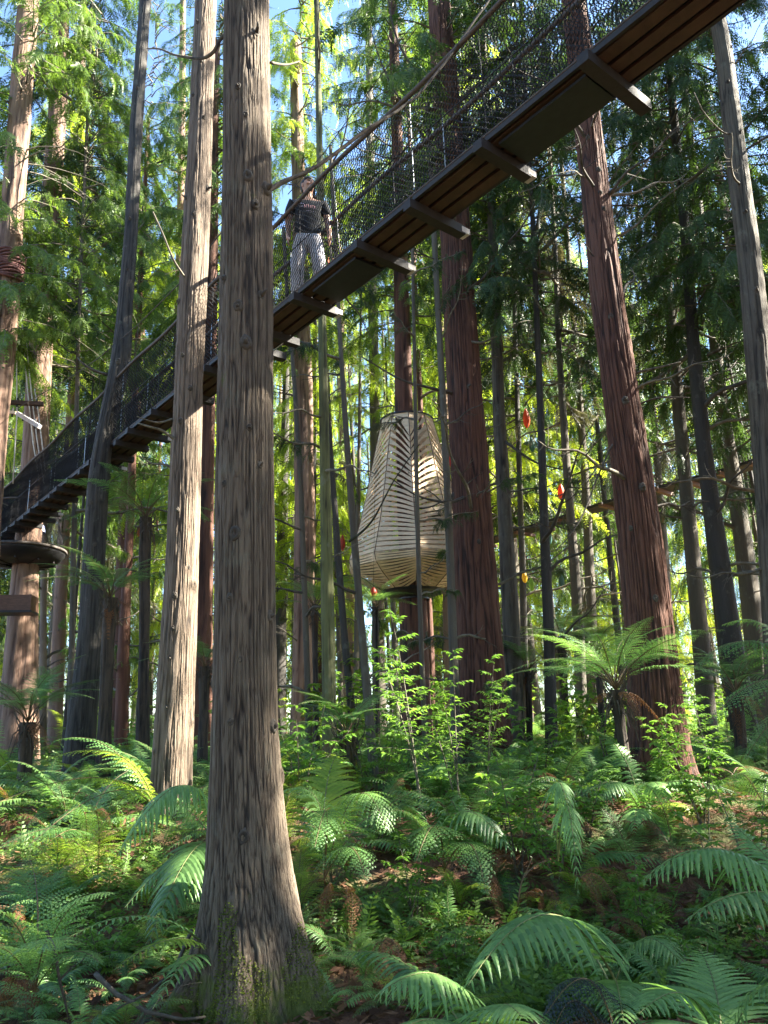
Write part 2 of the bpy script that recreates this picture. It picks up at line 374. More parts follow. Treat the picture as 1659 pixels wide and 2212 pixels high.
def trunk_mesh(name, z, x, r, Y, mat, nseg, dz, amp, freq, seed, flare=0, twist=.0, lump=.06, nk=0):
    n = max(3, int((z[-1]-z[0])/dz)); zz = np.linspace(z[0], z[-1], n)
    k = max(1, int(.5/dz)); 
    def sm(a):
        v = np.interp(zz, z, a); 
        kk = min(k, n//4) if n > 8 else 1
        if kk > 1:
            pad = np.concatenate([np.full(kk, v[0]), v, np.full(kk, v[-1])]); pad[:kk] = v[0]+(v[0]-v[1])*np.arange(kk, 0, -1); pad[-kk:] = v[-1]+(v[-1]-v[-2])*np.arange(1, kk+1)
            v = np.convolve(pad, np.ones(2*kk+1)/(2*kk+1), 'valid')
        return v
    cx, rr = sm(x), sm(r); th = np.arange(nseg)*2*math.pi/nseg
    T, ZZ = np.meshgrid(th, zz); RR = rr[:, None]*np.ones_like(T); CK = .7+.3*vnoise(np.cos(T)*9+seed, np.sin(T)*9, ZZ*1.1)
    c, s = np.cos(T+twist*ZZ), np.sin(T+twist*ZZ)
    if flare:
        fl = np.exp(-(ZZ-zz[0]-.25)/.28); lob = .5+.5*np.abs(vnoise(c*2.2+seed, s*2.2, ZZ*.4)); RR = RR*(1+flare*fl*lob)+RR*.75*np.exp(-np.maximum(ZZ-zz[0]-.3, -.3)/.24)*np.clip(.5*np.cos(5*T+seed)+.35*np.cos(3*T+1.3)+.5*vnoise(c*3+5, s*3, ZZ*.3), 0, 1)
    disp = lump*RR*vnoise(c*1.3+seed, s*1.3, ZZ*.9)
    if amp:
        q = RR*freq; wv = .3*vnoise(c*3+seed, s*3, ZZ*1.2)
        a = vnoise(c*q+wv+seed, s*q+wv, ZZ*freq*.028+seed*3); b_ = vnoise(c*q*1.9+seed+wv, s*q*1.9, ZZ*freq*.06); pl = vnoise(c*q*.8+9, s*q*.8, ZZ*freq*.2)
        crack = np.minimum(np.clip(np.abs(a)*3.4, 0, 1), .25+np.clip(np.abs(b_)*4, 0, .75)); crack = crack**.7
        disp = disp+amp*(crack-.7)+amp*.3*pl*crack; CK = np.clip(crack*.8+.25*pl+.1, 0, 1)
    kr = random.Random(int(seed*10)+1)
    for _ in range(nk):
        ta, tz, ts = kr.uniform(0, 6.283), kr.uniform(zz[0]+.5, zz[-1]), kr.uniform(.02, .045)
        da = (T-ta+math.pi) % (2*math.pi)-math.pi; d2 = ((da*RR)**2+(ZZ-tz)**2)/ts**2
        disp = disp+ts*.75*np.exp(-d2)-ts*.7*np.exp(-d2*5); CK = CK*(1-.75*np.exp(-d2*1.2))
    RR = RR+disp
    V = np.stack([cx[:, None]+RR*np.cos(T), Y+RR*np.sin(T), ZZ], -1)
    idx = np.arange(n*nseg).reshape(n, nseg); nx_ = np.roll(idx, -1, 1)
    F = np.stack([idx[:-1], nx_[:-1], nx_[1:], idx[1:]], -1).reshape(-1, 4)
    me = bpy.data.meshes.new(name); me.vertices.add(n*nseg); V = V-np.array([cx[0], Y, z[0]+.3])
    me.vertices.foreach_set('co', V.ravel()); li = F.ravel().astype(np.int32)
    me.loops.add(len(li)); me.loops.foreach_set('vertex_index', li); me.polygons.add(len(F))
    me.polygons.foreach_set('loop_start', np.arange(len(F), dtype=np.int32)*4); me.polygons.foreach_set('loop_total', np.full(len(F), 4, np.int32))
    me.polygons.foreach_set('use_smooth', [True]*len(F)); me.materials.append(mat); me.update(calc_edges=True)
    at_ = me.attributes.new('fissure', 'FLOAT', 'POINT'); at_.data.foreach_set('value', CK.ravel().astype(np.float32))
    return me, (cx[0], Y, z[0]+.3), zz, cx, rr
TREES = []
def tree(name, label, cat, knots, Y, mat, nseg=14, dz=.4, amp=0, freq=30, ztop=16, flare=0, crown=None, nb=0, bkinds=('bare',), bl=(.6, 1.8), bz=(2, 99), group=None, seed=None, nk=0, lump=.06, rnd=None):
    seed = seed if seed is not None else len(TREES)*1.37+.3
    z, x, r = trunk_path(knots, Y, ztop)
    me, org, zz, cx, rr = trunk_mesh('trunk', z, x, r, Y, mat, nseg, dz, amp, freq, seed, flare, nk=nk, lump=lump)
    root = empty(name, org, label, cat, group); link('trunk', me, root)
    rd = random.Random(int(seed*100))
    for i in range(nb):
        q = rd.uniform(max(bz[0], zz[0]+1), min(bz[1], zz[-1])); xx = float(np.interp(q, zz, cx)); r_ = float(np.interp(q, zz, rr))
        az = rd.uniform(0, 6.283); add_branch(root, (xx+math.cos(az)*r_*.8, Y+math.sin(az)*r_*.8, q), az, rd.uniform(-.15, .35), rd.uniform(*bl), rd.choice(bkinds), rd)
    if crown:
        kind, z0, scl = crown; o = link('crown', rd.choice(CRF[kind]), root); xx = float(np.interp(z0+4, zz, cx))
        o.location = Vector((xx, Y, z0))-Vector(org); o.rotation_euler = (0, 0, rd.uniform(0, 6.28)); o.scale = (scl, scl, rd.uniform(.9, 1.15))
    TREES.append((root, zz, cx, rr, Y)); return TREES[-1]
def bend_branch(tr, pts, r0, r1, mat='twig', moss=False, n=7):
    """pts: list of (px,py,Y) points; a limb of its own"""
    root = tr[0]; P = [at(a, b, y) for a, b, y in pts]; Q = []
    for i in range(len(P)-1):
        p0 = P[max(i-1, 0)]; p1 = P[i]; p2 = P[i+1]; p3 = P[min(i+2, len(P)-1)]
        for k in range(5):
            t = k/5; Q.append(.5*((2*p1)+(p2-p0)*t+(2*p0-5*p1+4*p2-p3)*t*t+(3*p1-3*p2+p3-p0)*t**3))
    Q.append(P[-1]); mb = MB(); m_ = len(Q)
    Q = [q+Vector(mnoise.noise_vector(q*3))*.012 for q in Q]
    mb.tube(Q, [(r0+(r1-r0)*i/(m_-1))*(1+.15*mnoise.noise(q*9)) for i, q in enumerate(Q)], n)
    rd = random.Random(int(pts[0][0]))
    return part('branch', mb, M[mat], root, True)

# foreground and middle trees, left to right, read off the photo
T1 = tree('conifer_tree', 'massive grey-brown fissured trunk filling the centre left, mossy flared foot, nearest tree', 'tree',
     [(533, 0, 95), (533, 250, 100), (534, 500, 110), (531, 800, 116), (530, 1000, 122), (529, 1300, 130), (529, 1500, 136), (530, 1700, 150), (537, 1850, 174), (547, 2000, 205), (555, 2130, 258), (557, 2200, 290)],
     5, M['grey'], 520, .015, .010, 60, 13, flare=.06, seed=2.2, nk=6, lump=.03)
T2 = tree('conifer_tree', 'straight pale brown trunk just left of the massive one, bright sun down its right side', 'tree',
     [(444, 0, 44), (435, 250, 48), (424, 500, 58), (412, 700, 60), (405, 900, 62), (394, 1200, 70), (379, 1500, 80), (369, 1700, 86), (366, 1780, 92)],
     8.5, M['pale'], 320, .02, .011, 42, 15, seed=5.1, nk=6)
T3 = tree('conifer_tree', 'crooked dark grey trunk with a kink below the rope walkway, left', 'tree',
     [(314, 0, 23), (303, 150, 25), (293, 300, 27), (284, 500, 28), (268, 690, 32), (263, 780, 44), (244, 860, 38), (222, 960, 36), (210, 1060, 46), (203, 1200, 44), (192, 1400, 50), (175, 1580, 62), (168, 1680, 70)],
     12.5, M['dgrey'], 90, .06, .012, 24, 18, seed=7.7, nk=14)
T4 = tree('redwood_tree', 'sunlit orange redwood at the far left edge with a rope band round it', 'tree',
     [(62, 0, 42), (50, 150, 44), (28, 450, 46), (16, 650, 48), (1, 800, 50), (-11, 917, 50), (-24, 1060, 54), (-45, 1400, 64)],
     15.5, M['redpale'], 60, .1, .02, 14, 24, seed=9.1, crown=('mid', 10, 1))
T5 = tree('redwood_tree', 'stout redwood carrying the round black platform, lower left', 'tree',
     [(134, 0, 30), (126, 212, 36), (108, 475, 42), (99, 650, 44), (85, 790, 48), (80, 900, 50), (72, 1040, 52), (54, 1247, 55), (50, 1320, 60), (42, 1500, 74), (38, 1600, 86)],
     18, M['redpale'], 60, .1, .02, 13, 24, seed=3.4, crown=('dark', 10, 1), nb=10, bkinds=('dark', 'bare'))
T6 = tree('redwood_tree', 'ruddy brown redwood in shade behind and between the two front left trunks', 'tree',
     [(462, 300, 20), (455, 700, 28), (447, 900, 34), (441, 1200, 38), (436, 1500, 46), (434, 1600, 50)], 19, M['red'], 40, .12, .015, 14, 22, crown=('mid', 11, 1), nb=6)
T7 = tree('redwood_tree', 'reddish redwood right of the massive trunk, behind the thin mossy one', 'tree',
     [(640, 200, 26), (648, 500, 32), (653, 760, 38), (657, 1000, 42), (658, 1300, 46), (655, 1500, 50)], 21, M['redpale'], 40, .12, .02, 13, 24, crown=('lime', 11, 1), nb=6)
T8 = tree('slim_tree', 'thin yellow-green mossy trunk right of the massive trunk, passing behind the walker', 'tree',
     [(684, 0, 12), (690, 300, 14), (696, 700, 18), (702, 1000, 22), (707, 1300, 28), (712, 1600, 33), (714, 1680, 36)], 11, M['mossy'], 40, .08, .006, 30, 12, nb=8, bl=(.5, 1.4), nk=8)
T9 = tree('slim_tree', 'thin dark trunk left of the mossy one, forked with long bare twigs', 'tree',
     [(618, 600, 8), (634, 800, 9), (648, 1000, 11), (655, 1200, 12), (662, 1400, 13), (667, 1600, 14)], 13, M['slim'], 12, .2, ztop=11, nb=7, bkinds=('bare', 'dark'))
T10 = tree('slim_tree', 'thin leaning black trunk first to the right of the mossy one', 'tree',
     [(700, 800, 8), (712, 950, 11), (727, 1150, 14), (742, 1350, 15), (756, 1500, 17)], 13, M['dgrey'], 14, .2, ztop=12, nb=6, bkinds=('bare', 'dark'))
T11 = tree('slim_tree', 'thin leaning grey trunk standing left of the slatted wooden pod', 'tree',
     [(727, 600, 8), (742, 850, 11), (756, 1050, 14), (772, 1250, 16), (790, 1460, 18)], 12, M['slim'], 14, .2, ztop=12, nb=8, bkinds=('bare', 'dark'))
T12 = tree('redwood_tree', 'dark red redwood that the slatted wooden pod is wrapped around', 'tree',
     [(858, 300, 24), (866, 560, 30), (872, 870, 38), (884, 1150, 48), (892, 1300, 58), (897, 1500, 66), (899, 1600, 74)], 17, M['red'], 50, .1, .018, 13, 22, crown=('mid', 11, .9), nb=5)
T13 = tree('slim_tree', 'very thin pale trunk standing in front of the slatted wooden pod', 'tree',
     [(890, 500, 6), (896, 800, 8), (899, 1000, 9), (905, 1250, 10), (914, 1500, 12), (918, 1600, 12)], 12.5, M['slim'], 12, .2, ztop=11, nb=9, bl=(.4, 1.2), bkinds=('bare', 'grey', 'dark'))
T14 = tree('slim_tree', 'slender grey trunk close against the left of the big dark redwood', 'tree',
     [(940, 550, 12), (956, 850, 14), (966, 1050, 16), (976, 1300, 18), (984, 1550, 22)], 13.2, M['slim'], 14, .2, ztop=14, nb=6)
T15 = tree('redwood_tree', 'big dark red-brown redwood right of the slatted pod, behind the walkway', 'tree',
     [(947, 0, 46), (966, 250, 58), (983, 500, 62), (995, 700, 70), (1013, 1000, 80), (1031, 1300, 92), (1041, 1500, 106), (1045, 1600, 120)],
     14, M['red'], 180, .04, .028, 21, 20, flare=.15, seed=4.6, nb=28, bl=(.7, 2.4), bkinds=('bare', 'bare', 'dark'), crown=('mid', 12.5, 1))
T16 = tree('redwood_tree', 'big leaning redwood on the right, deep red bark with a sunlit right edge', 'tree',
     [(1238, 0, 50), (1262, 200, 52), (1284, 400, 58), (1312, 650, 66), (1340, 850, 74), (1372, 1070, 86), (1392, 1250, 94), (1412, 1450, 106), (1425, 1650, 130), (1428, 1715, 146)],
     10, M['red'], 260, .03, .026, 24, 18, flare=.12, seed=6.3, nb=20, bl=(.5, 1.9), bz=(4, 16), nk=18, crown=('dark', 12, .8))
T17 = tree('conifer_tree', 'grey leaning trunk at the right edge under the end of the walkway', 'tree',
     [(1540, 0, 30), (1563, 100, 34), (1576, 220, 38), (1598, 400, 44), (1618, 550, 48), (1632, 700, 52), (1650, 900, 56), (1668, 1150, 60), (1690, 1500, 66)],
     9.5, M['slim'], 110, .05, .008, 28, 14, seed=8.8, nb=9, bl=(.6, 1.6), nk=12, bz=(3, 14))
T18 = tree('slim_tree', 'grey lichened trunk first to the right of the big dark redwood', 'tree',
     [(1050, 200, 14), (1060, 400, 18), (1069, 650, 22), (1078, 900, 26), (1090, 1100, 30), (1104, 1350, 36), (1112, 1530, 40)], 15, M['slim'], 30, .1, .006, 26, 20, nb=12, bl=(.6, 2), bkinds=('bare', 'grey', 'dark'), crown=('dark', 9, .8))
right_set = [
 ('slim dark trunk crossing the far walkway, between the two big redwoods', [(1152, 500, 10), (1160, 700, 13), (1168, 900, 15), (1176, 1150, 20), (1185, 1350, 24), (1190, 1540, 26)], 14, 'dgrey', 'dark', 8),
 ('slim grey trunk second right of the lichened one, behind the far walkway', [(1197, 500, 10), (1208, 760, 13), (1222, 980, 17), (1236, 1160, 20), (1250, 1350, 24), (1256, 1540, 26)], 18, 'slim', 'grey', 8),
 ('narrow trunk close left of the leaning redwood, deep in shade', [(1255, 900, 14), (1268, 1100, 18), (1276, 1300, 22), (1284, 1520, 26)], 22, 'slim', 'mid', 9),
 ('straight grey trunk first to the right of the leaning redwood', [(1430, 500, 16), (1450, 700, 22), (1472, 950, 26), (1496, 1200, 32), (1515, 1400, 36), (1528, 1560, 40)], 16, 'slim', 'dark', 7),
 ('thick grey trunk with knots, second right of the leaning redwood', [(1480, 500, 20), (1502, 800, 28), (1530, 1050, 34), (1560, 1250, 42), (1582, 1400, 48)], 14, 'dgrey', 'dark', 7),
 ('grey trunk third right of the leaning redwood, just behind the knotty one', [(1540, 700, 22), (1562, 900, 28), (1595, 1100, 34), (1622, 1300, 40), (1640, 1500, 44)], 17, 'slim', 'dark', 6),
 ('pale slender trunk behind the knotty grey ones on the right', [(1398, 700, 10), (1412, 900, 13), (1432, 1150, 17), (1448, 1400, 20), (1455, 1540, 22)], 24, 'slim', 'grey', 8),
 ('dark slender trunk at the right edge below the far walkway', [(1600, 500, 16), (1618, 700, 20), (1640, 950, 24), (1665, 1200, 28)], 13, 'dgrey', 'dark', 6),
 ('pale thin trunk beside the platform redwood, sunlit', [(92, 900, 10), (96, 1150, 12), (94, 1300, 14), (92, 1560, 16)], 24, 'pale', 'lime', 10),
 ('thin straight pole-like trunk between the platform and the crooked trunk', [(170, 700, 8), (163, 1000, 10), (158, 1250, 12), (152, 1560, 14)], 17, 'slim', 'mid', 9),
 ('tall red trunk left of the crooked dark one, near the top left', [(180, 0, 14), (170, 400, 18), (160, 800, 20), (130, 1300, 26), (120, 1560, 30)], 26, 'redpale', 'mid', 13),
 ('grey-brown redwood rising behind the pale sunlit trunk', [(395, 0, 12), (392, 400, 17), (385, 800, 22), (372, 1300, 30), (366, 1560, 34)], 24, 'redpale', 'lime', 12),
 ('red redwood in the gap beside the short tree fern, far left', [(290, 900, 14), (280, 1150, 18), (266, 1400, 24), (262, 1560, 28)], 22, 'red', 'mid', 12),
 ('thin dark trunk seen right through the gap right of the pod base', [(925, 1280, 14), (930, 1400, 16), (934, 1560, 18)], 19, 'red', 'mid', 12),
 ('dark pole trunk between the grey lichened trunk and the slim dark one', [(1110, 600, 9), (1118, 900, 11), (1128, 1200, 14), (1136, 1540, 17)], 21, 'dgrey', 'dark', 9),
 ('brown trunk far behind the walker, beyond the walkway', [(796, 0, 14), (800, 400, 18), (808, 800, 22), (815, 1200, 26), (820, 1560, 30)], 27, 'slim', 'lime', 11),
 ('red redwood filling the gap between slim trunks on the right, in shade', [(1290, 700, 14), (1300, 1000, 20), (1245, 1300, 0.5)], 30, 'red', 'dark', 10),
]
right_set.pop()
for i, (lab, kn, y, mt, ck, z0) in enumerate(right_set):
    tree('redwood_tree' if 'red' in mt else 'slim_tree', lab, 'tree', kn, y, M[mt], 16, .25, ztop=22, crown=(ck, z0+1.5, .85), nb=20, bl=(.8, 2.8), bkinds=('bare', 'bare', {'dark': 'dark', 'grey': 'grey', 'mid': 'mid', 'lime': 'mid'}[ck]), seed=20+i*1.7)

# deeper trees: each a trunk, crown and dead branches
def deep_tree(x, y, r, lean, mt, ck, z0, lab, grp, seed, H=24, nb=8, cs=1.0):
    g = gzf(x, y); rd = random.Random(seed)
    z = np.array([g-.3, g+1.2, g+8, g+H]); xx = x+lean*np.array([0, .05, .4, 1.0]); rr = np.array([r*1.3, r, r*.75, r*.25])
    me, org, zz, cx, r2 = trunk_mesh('trunk', z, xx, rr, y, M[mt], 10, .8, 0, 1, seed*.37, lump=.12)
    root = empty('redwood_tree' if 'red' in mt else 'conifer_tree', org, lab, 'tree', grp); link('trunk', me, root)
    o = link('crown', rd.choice((CRF if 12 < y < 30 else CR)[ck]), root); xc = float(np.interp(z0+5, zz, cx))
    o.location = (xc-org[0], 0, z0-org[2]); o.rotation_euler = (0, 0, rd.uniform(0, 6.28)); o.scale = (cs, cs, (H+g-z0)/15*1.02)
    for i in range(nb):
        q = rd.uniform(g+2, z0+3); az = rd.uniform(0, 6.28); xq = float(np.interp(q, zz, cx))
        add_branch(root, (xq, y, q), az, rd.uniform(-.1, .4), rd.uniform(.8, 2.4), rd.choice(('bare', 'bare', 'bare', 'grey', 'mid' if ck in ('lime', 'mid') else 'dark')), rd)
rd = random.Random(11); pts = [(t[1] is not None and t[0].location.x, t[4]) for t in TREES]
labs = {'slim': 'slim grey-brown trunk among the crowd of far conifers', 'dgrey': 'dark trunk among the crowd of far conifers', 'red': 'red-brown trunk among the crowd of far redwoods', 'redpale': 'paler reddish trunk among the crowd of far redwoods'}
cnt = 0; tries = 0
while cnt < 104 and tries < 4000:
    tries += 1
    y = 20+46*rd.random()**.8; x = rd.uniform(-.62, .62)*y
    if any((x-a)**2+(y-b)**2 < 2.6 for a, b in pts): continue
    u = x/y
    if abs(x+1.2) < .04*y and y < 34: continue
    pts.append((x, y)); cnt += 1
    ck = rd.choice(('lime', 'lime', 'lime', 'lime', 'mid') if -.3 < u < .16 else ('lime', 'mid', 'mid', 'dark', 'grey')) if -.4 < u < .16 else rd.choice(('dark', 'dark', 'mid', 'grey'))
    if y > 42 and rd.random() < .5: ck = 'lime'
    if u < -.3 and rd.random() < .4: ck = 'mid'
    mt = rd.choice(('slim', 'slim', 'slim', 'slim', 'dgrey', 'dgrey', 'red', 'redpale'))
    rr = rd.uniform(.12, .28) if mt in ('slim', 'dgrey') else rd.uniform(.25, .45)
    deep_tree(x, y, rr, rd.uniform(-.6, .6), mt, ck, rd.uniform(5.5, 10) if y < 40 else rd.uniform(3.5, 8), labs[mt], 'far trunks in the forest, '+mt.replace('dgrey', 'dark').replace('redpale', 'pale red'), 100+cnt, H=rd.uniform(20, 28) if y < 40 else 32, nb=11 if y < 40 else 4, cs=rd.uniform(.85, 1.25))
cnt = 0; tries = 0
while cnt < 62 and tries < 3000:
    tries += 1; y = 21+32*rd.random(); x = rd.uniform(-.6, .6)*y
    if any((x-a)**2+(y-b)**2 < 1.0 for a, b in pts): continue
    pts.append((x, y)); cnt += 1; g = gzf(x, y); r_ = rd.uniform(.06, .13); ln = rd.uniform(-.5, .5); H_ = rd.uniform(12, 20)
    me, org, zz, cx, r2 = trunk_mesh('trunk', np.array([g-.3, g+2, g+H_]), np.array([x, x+ln*.1, x+ln]), np.array([r_*1.2, r_, r_*.3]), y, M[rd.choice(('slim', 'dgrey', 'dgrey'))], 8, .9, 0, 1, cnt*.7, lump=.12)
    root = empty('slim_tree', org, 'thin dark pole-like trunk in the far background crowd', 'tree', 'thin pole-like trunks far back'); link('trunk', me, root)
    for i in range(8):
        q = rd.uniform(g+1.5, g+H_-1); add_branch(root, (float(np.interp(q, zz, cx)), y, q), rd.uniform(0, 6.28), rd.uniform(-.2, .4), rd.uniform(.6, 1.8), rd.choice(('bare', 'bare', 'grey', 'dark')), rd)
# unseen trees added right and behind, out of frame, to shade the place
RING = [(13, 7.3, 6, 1.15), (10.8, 6.9, 8.5, .9), (9, -2.5, 7, 1.0), (12.5, 3.5, 6, 1.1), (9.5, 9.5, 7, .9), (15, 8.5, 7, 1.1), (17, -1, 8, 1.2), (14, 14, 7, 1.1), (20, 5.5, 8, 1.2), (19, 12, 8, 1.2), (7.5, 3.8, 9.5, .9), (-6, -4, 9, 1.1), (2, -6, 9, 1.1), (-10, 5, 10, 1.0)]
for a_ in range(24):
    th_ = R(165+a_*(250/24)); q_ = (12, 16, 22)[a_ % 3]; RING.append((q_*math.cos(th_), q_*math.sin(th_), (5, 4, 3)[a_ % 3], 1.35))
for i, (x, y, z0, s) in enumerate(RING):
    if x > 0 and abs(y-(8.4+(x+2.1)*.035)) < .9: y += 2.7
    deep_tree(x, y, .3, rd.uniform(-.4, .4), rd.choice(('slim', 'red')), rd.choice(('dark', 'mid')), z0, 'tall unseen conifer added just outside the picture to shade the ferns', 'conifers outside the picture', 300+i, H=22, nb=6, cs=s)
# far forest mass
r = np.random.default_rng(5); n = 5200
ang = r.uniform(-.75, .75, n); dist = r.uniform(68, 92, n); zz = 32*r.random(n)**1.3
P = np.stack([dist*np.sin(ang), dist*np.cos(ang), zz+1], 1); P[:, :2] += r.normal(0, 1, (n, 2))
keep = vnoise(P[:, 0]*.12, P[:, 1]*.12, P[:, 2]*.14) > -.25-.2*(zz < 8)+.3*(zz > 20)
P = P[keep]; D = np.stack([r.normal(0, 1, len(P)), r.normal(0, 1, len(P)), -r.random(len(P))], 1)
tag(link('distant_forest', quad_mesh('distant_forest', place_sprays(P, D, r.uniform(1.6, 3.4, len(P)), 3), M['l_mid'])), 'green foliage of the forest far behind the trunks', 'forest', kind='stuff')

# ------------------------------------------------------------------ rope walkway
def proj(p):
    q = CM.transposed() @ (Vector(p)-Vector((0, 0, CAMZ))); return 829.5+FOC*q.x/-q.z, 1106-FOC*q.y/-q.z
BZ = 6.4; B0 = Vector((-10.33, 19.5, 0)); BD = Vector((.629, -.777, 0)).normalized(); BP = Vector((.777, .629, 0)).normalized()
BLEN = 25
def bpt(s, wd, z): return B0+BD*s+BP*wd*.88+Vector((0, 0, z))
BM = Matrix((BD, BP, Vector((0, 0, 1)))).transposed()
wk = empty('rope_walkway', bpt(12, .25, BZ), 'timber rope walkway with black net sides slanting up overhead from left to right', 'walkway')
def net_mesh(fn, S, H, cell, rad, sag=0):
    """fn(s, h) -> point; hexagonal cord net"""
    rows = max(2, int(H/cell)); ncol = int(S/(cell*.62)); V = []; Fc = []
    for c in range(ncol):
        pts = []
        for k in range(rows*2+1):
            h = H*k/(rows*2); off = (.31*cell*.55) if ((k//1+c) % 2 == 0) else -(.31*cell*.55)
            pts.append(fn(c*cell*.62+off+.012*math.sin(k*.7+c*.13), h))
        V.append(pts)
    V = np.array(V); n = V.shape[1]; out = []
    a = V[:, :-1]; b = V[:, 1:]; d = b-a; d /= np.linalg.norm(d, axis=2)[..., None]
    # two crossed slim quads per cord piece, a solid little cross section
    tang = np.array(fn(.1, .1))-np.array(fn(0, .1)); tang /= np.linalg.norm(tang); nrm = np.cross(tang, [0, 0, 1.0]); nrm /= np.linalg.norm(nrm)
    for off in (tang, nrm):
        o_ = off*rad; out.append(np.stack([a-o_, a+o_, b+o_, b-o_], 2).reshape(-1, 4, 3))
    return np.concatenate(out)
def world_quads(name, Q, mat, root):
    me = quad_mesh(name, Q-np.array(root.location), mat); return link(name, me, root)
RH = 1.2
def rail_z(s): return BZ+RH+.03*math.sin(s*2.1)
for wd, ex in ((0.0, -.03), (.5, .1)):
    world_quads('side_net', net_mesh(lambda s, h, wd=wd, ex=ex: tuple(bpt(s, wd+ex*(h/RH)+.012*math.sin(s*1.7+h*3), BZ+.02+h+.02*math.sin(s*2.1)*h)), BLEN, RH, .062, .0052), M['netm'], wk)
    mb = MB(); mb.tube([bpt(s, wd+ex, rail_z(s)) for s in np.arange(0, BLEN+.1, .25)], .026, 8); part('handrail', mb, M['railm'], wk, True)
    mb = MB(); mb.tube([bpt(s, wd-.012 if wd == 0 else wd+.012, BZ+.05) for s in np.arange(0, BLEN+.1, .5)], .012, 6); part('edge_cable', mb, M['railm'], wk, True)
    mb = MB(); mb.tube([bpt(s, wd+ex*.5, BZ+.62+.02*math.sin(s*1.3)) for s in np.arange(0, BLEN+.1, .25)], .006, 5); part('middle_rope', mb, M['netm'], wk, True)
brd = random.Random(4); s = .1; k = 0
while s < BLEN-.5:
    L = .92+brd.uniform(-.06, .06)
    if s < 9.5: L = .62+brd.uniform(-.05, .05)
    nb_ = [q for q in (14.1, 15.0, 16.2, 17.0, 17.95, 19.05, 20.4, 21.4, 22.4, 23.4, 24.6) if q > s+.02]
    if s > 13 and nb_: L = nb_[0]-s
    j = brd.uniform(-.012, .012)
    mb = MB(); mb.box(bpt(s+L/2, .25, BZ+.012), (L-.012, .44, .022), BM); part('tread', mb, M['beam'], wk)
    mb = MB(); mb.box(bpt(s+L/2, -.012, BZ+.0), (L-.03, .03, .05), BM); part('edge_board', mb, M['beam'], wk)
    mb = MB(); mb.box(bpt(s+L/2, .512, BZ+.0), (L-.03, .03, .05), BM); part('edge_board', mb, M['beam'], wk)
    for q in range(3):
        mb = MB(); mb.box(bpt(s+L/2+brd.uniform(-.02, .02), .085+.165*q+j, BZ-.018), (L-.05-brd.uniform(0, .03), .104, .03), BM); part('deck_board', mb, M['board'], wk)
    lo, hi = -.05-(.03 if k % 3 else 0), .53+(brd.choice((0, .03, .12)) if s < 14 else {15.0: .0, 16.2: .12, 17.0: .14, 17.95: .02, 19.05: .2, 20.4: .3}.get(round(s, 2), .05))
    mb = MB(); mb.box(bpt(s, (lo+hi)/2, BZ-.085), (.10, hi-lo, .095), BM); part('cross_beam', mb, M['beam'], wk)
    if k % 3 == 1 or round(s, 2) in (16.2, 17.0):
        mb = MB(); mb.box(bpt(s, hi+.055, BZ-.085), (.104, .105, .06), BM); part('beam_end', mb, M['greyend'], wk, label='beam end coloured pale as if sunlit, sticking out beyond the deck')
    for wd in (.0, .5):
        mb = MB(); mb.tube([bpt(s+.02, wd, BZ-.1), bpt(s+.02, wd-.01, BZ+RH-.02)], .0045, 5); part('hanger', mb, M['steel' if k % 3 == 0 else 'netm'], wk)
    s += L; k += 1
for s_, ln in ((15.6, .8), (18.5, .9)):
    mb = MB(); mb.box(bpt(s_, .27, BZ-.055), (ln, .37, .028), BM); part('steel_plate', mb, M['black'], wk, label='dark plate bolted under the deck boards')
# support cable and ropes rising over the left half
cab = [(20, 893, 17), (60, 868, 16), (97, 847, 15.3), (150, 817, 14.3), (215, 772, 13), (300, 700, 11.8), (400, 600, 10.3), (480, 500, 9.3)]
mb = MB(); CP = [at(*c) for c in cab]; mb.tube(CP, .009, 5); part('support_cable', mb, M['dtwig'], wk)
for p in CP[1:7]:
    s_ = (p-B0).dot(BD); mb = MB(); mb.tube([p, bpt(s_, -.03, rail_z(s_))], .005, 4); part('hanger', mb, M['dtwig'], wk)
mb = MB(); mb.tube([at(622, 420, 8.2), at(700, 330, 8.0), at(765, 240, 7.7), at(900, 60, 7)], .006, 5); part('support_cable', mb, M['dtwig'], wk)
mb = MB(); mb.tube([at(718, 360, 7.9), at(728, 470, 7.9), at(735, 560, 7.9), at(741, 600, 7.9)], .006, 5); part('rope', mb, M['ropem'], wk)
mb = MB(); mb.tube(bez(bpt(13.2, -.06, BZ-.02), bpt(13.7, .1, BZ-.45), bpt(14.1, .4, BZ-.12), 12), .006, 5); part('conduit', mb, M['steel'], wk, True)
mb = MB(); mb.box(bpt(13.2, -.07, BZ+.01), (.08, .05, .05), BM); part('junction_box', mb, M['steel'], wk)
# big beam end where the walkway meets the right-edge tree

# far walkway at right
fa = [atz(a, b, 7.5) for a, b in ((1000, 1180), (1075, 1158), (1200, 1120), (1330, 1077), (1430, 1050), (1550, 1018), (1659, 985), (1760, 950))]
fz = [p.z for p in fa]; cum = [0]
for i in range(1, len(fa)): cum.append(cum[-1]+(fa[i]-fa[i-1]).length)
def fpt(s): return Vector((np.interp(s, cum, [p.x for p in fa]), np.interp(s, cum, [p.y for p in fa]), 7.5))
fw = empty('rope_walkway', fpt(cum[-1]/2), 'distant rope walkway crossing behind the leaning redwood on the right', 'walkway')
fl = cum[-1]; fd = (fa[-1]-fa[0]).normalized(); fpn = Vector((-fd.y, fd.x, 0))
if fpn.y < 0: fpn = -fpn
for wd in (0, .6):
    world_quads('side_net', net_mesh(lambda s, h, wd=wd: tuple(fpt(s)+fpn*wd+Vector((0, 0, h))), fl, 1.1, .11, .007), M['netm'], fw)
    mb = MB(); mb.tube([fpt(s)+fpn*wd+Vector((0, 0, 1.12)) for s in np.linspace(0, fl, 30)], .03, 6); part('handrail', mb, M['railm'], fw, True)
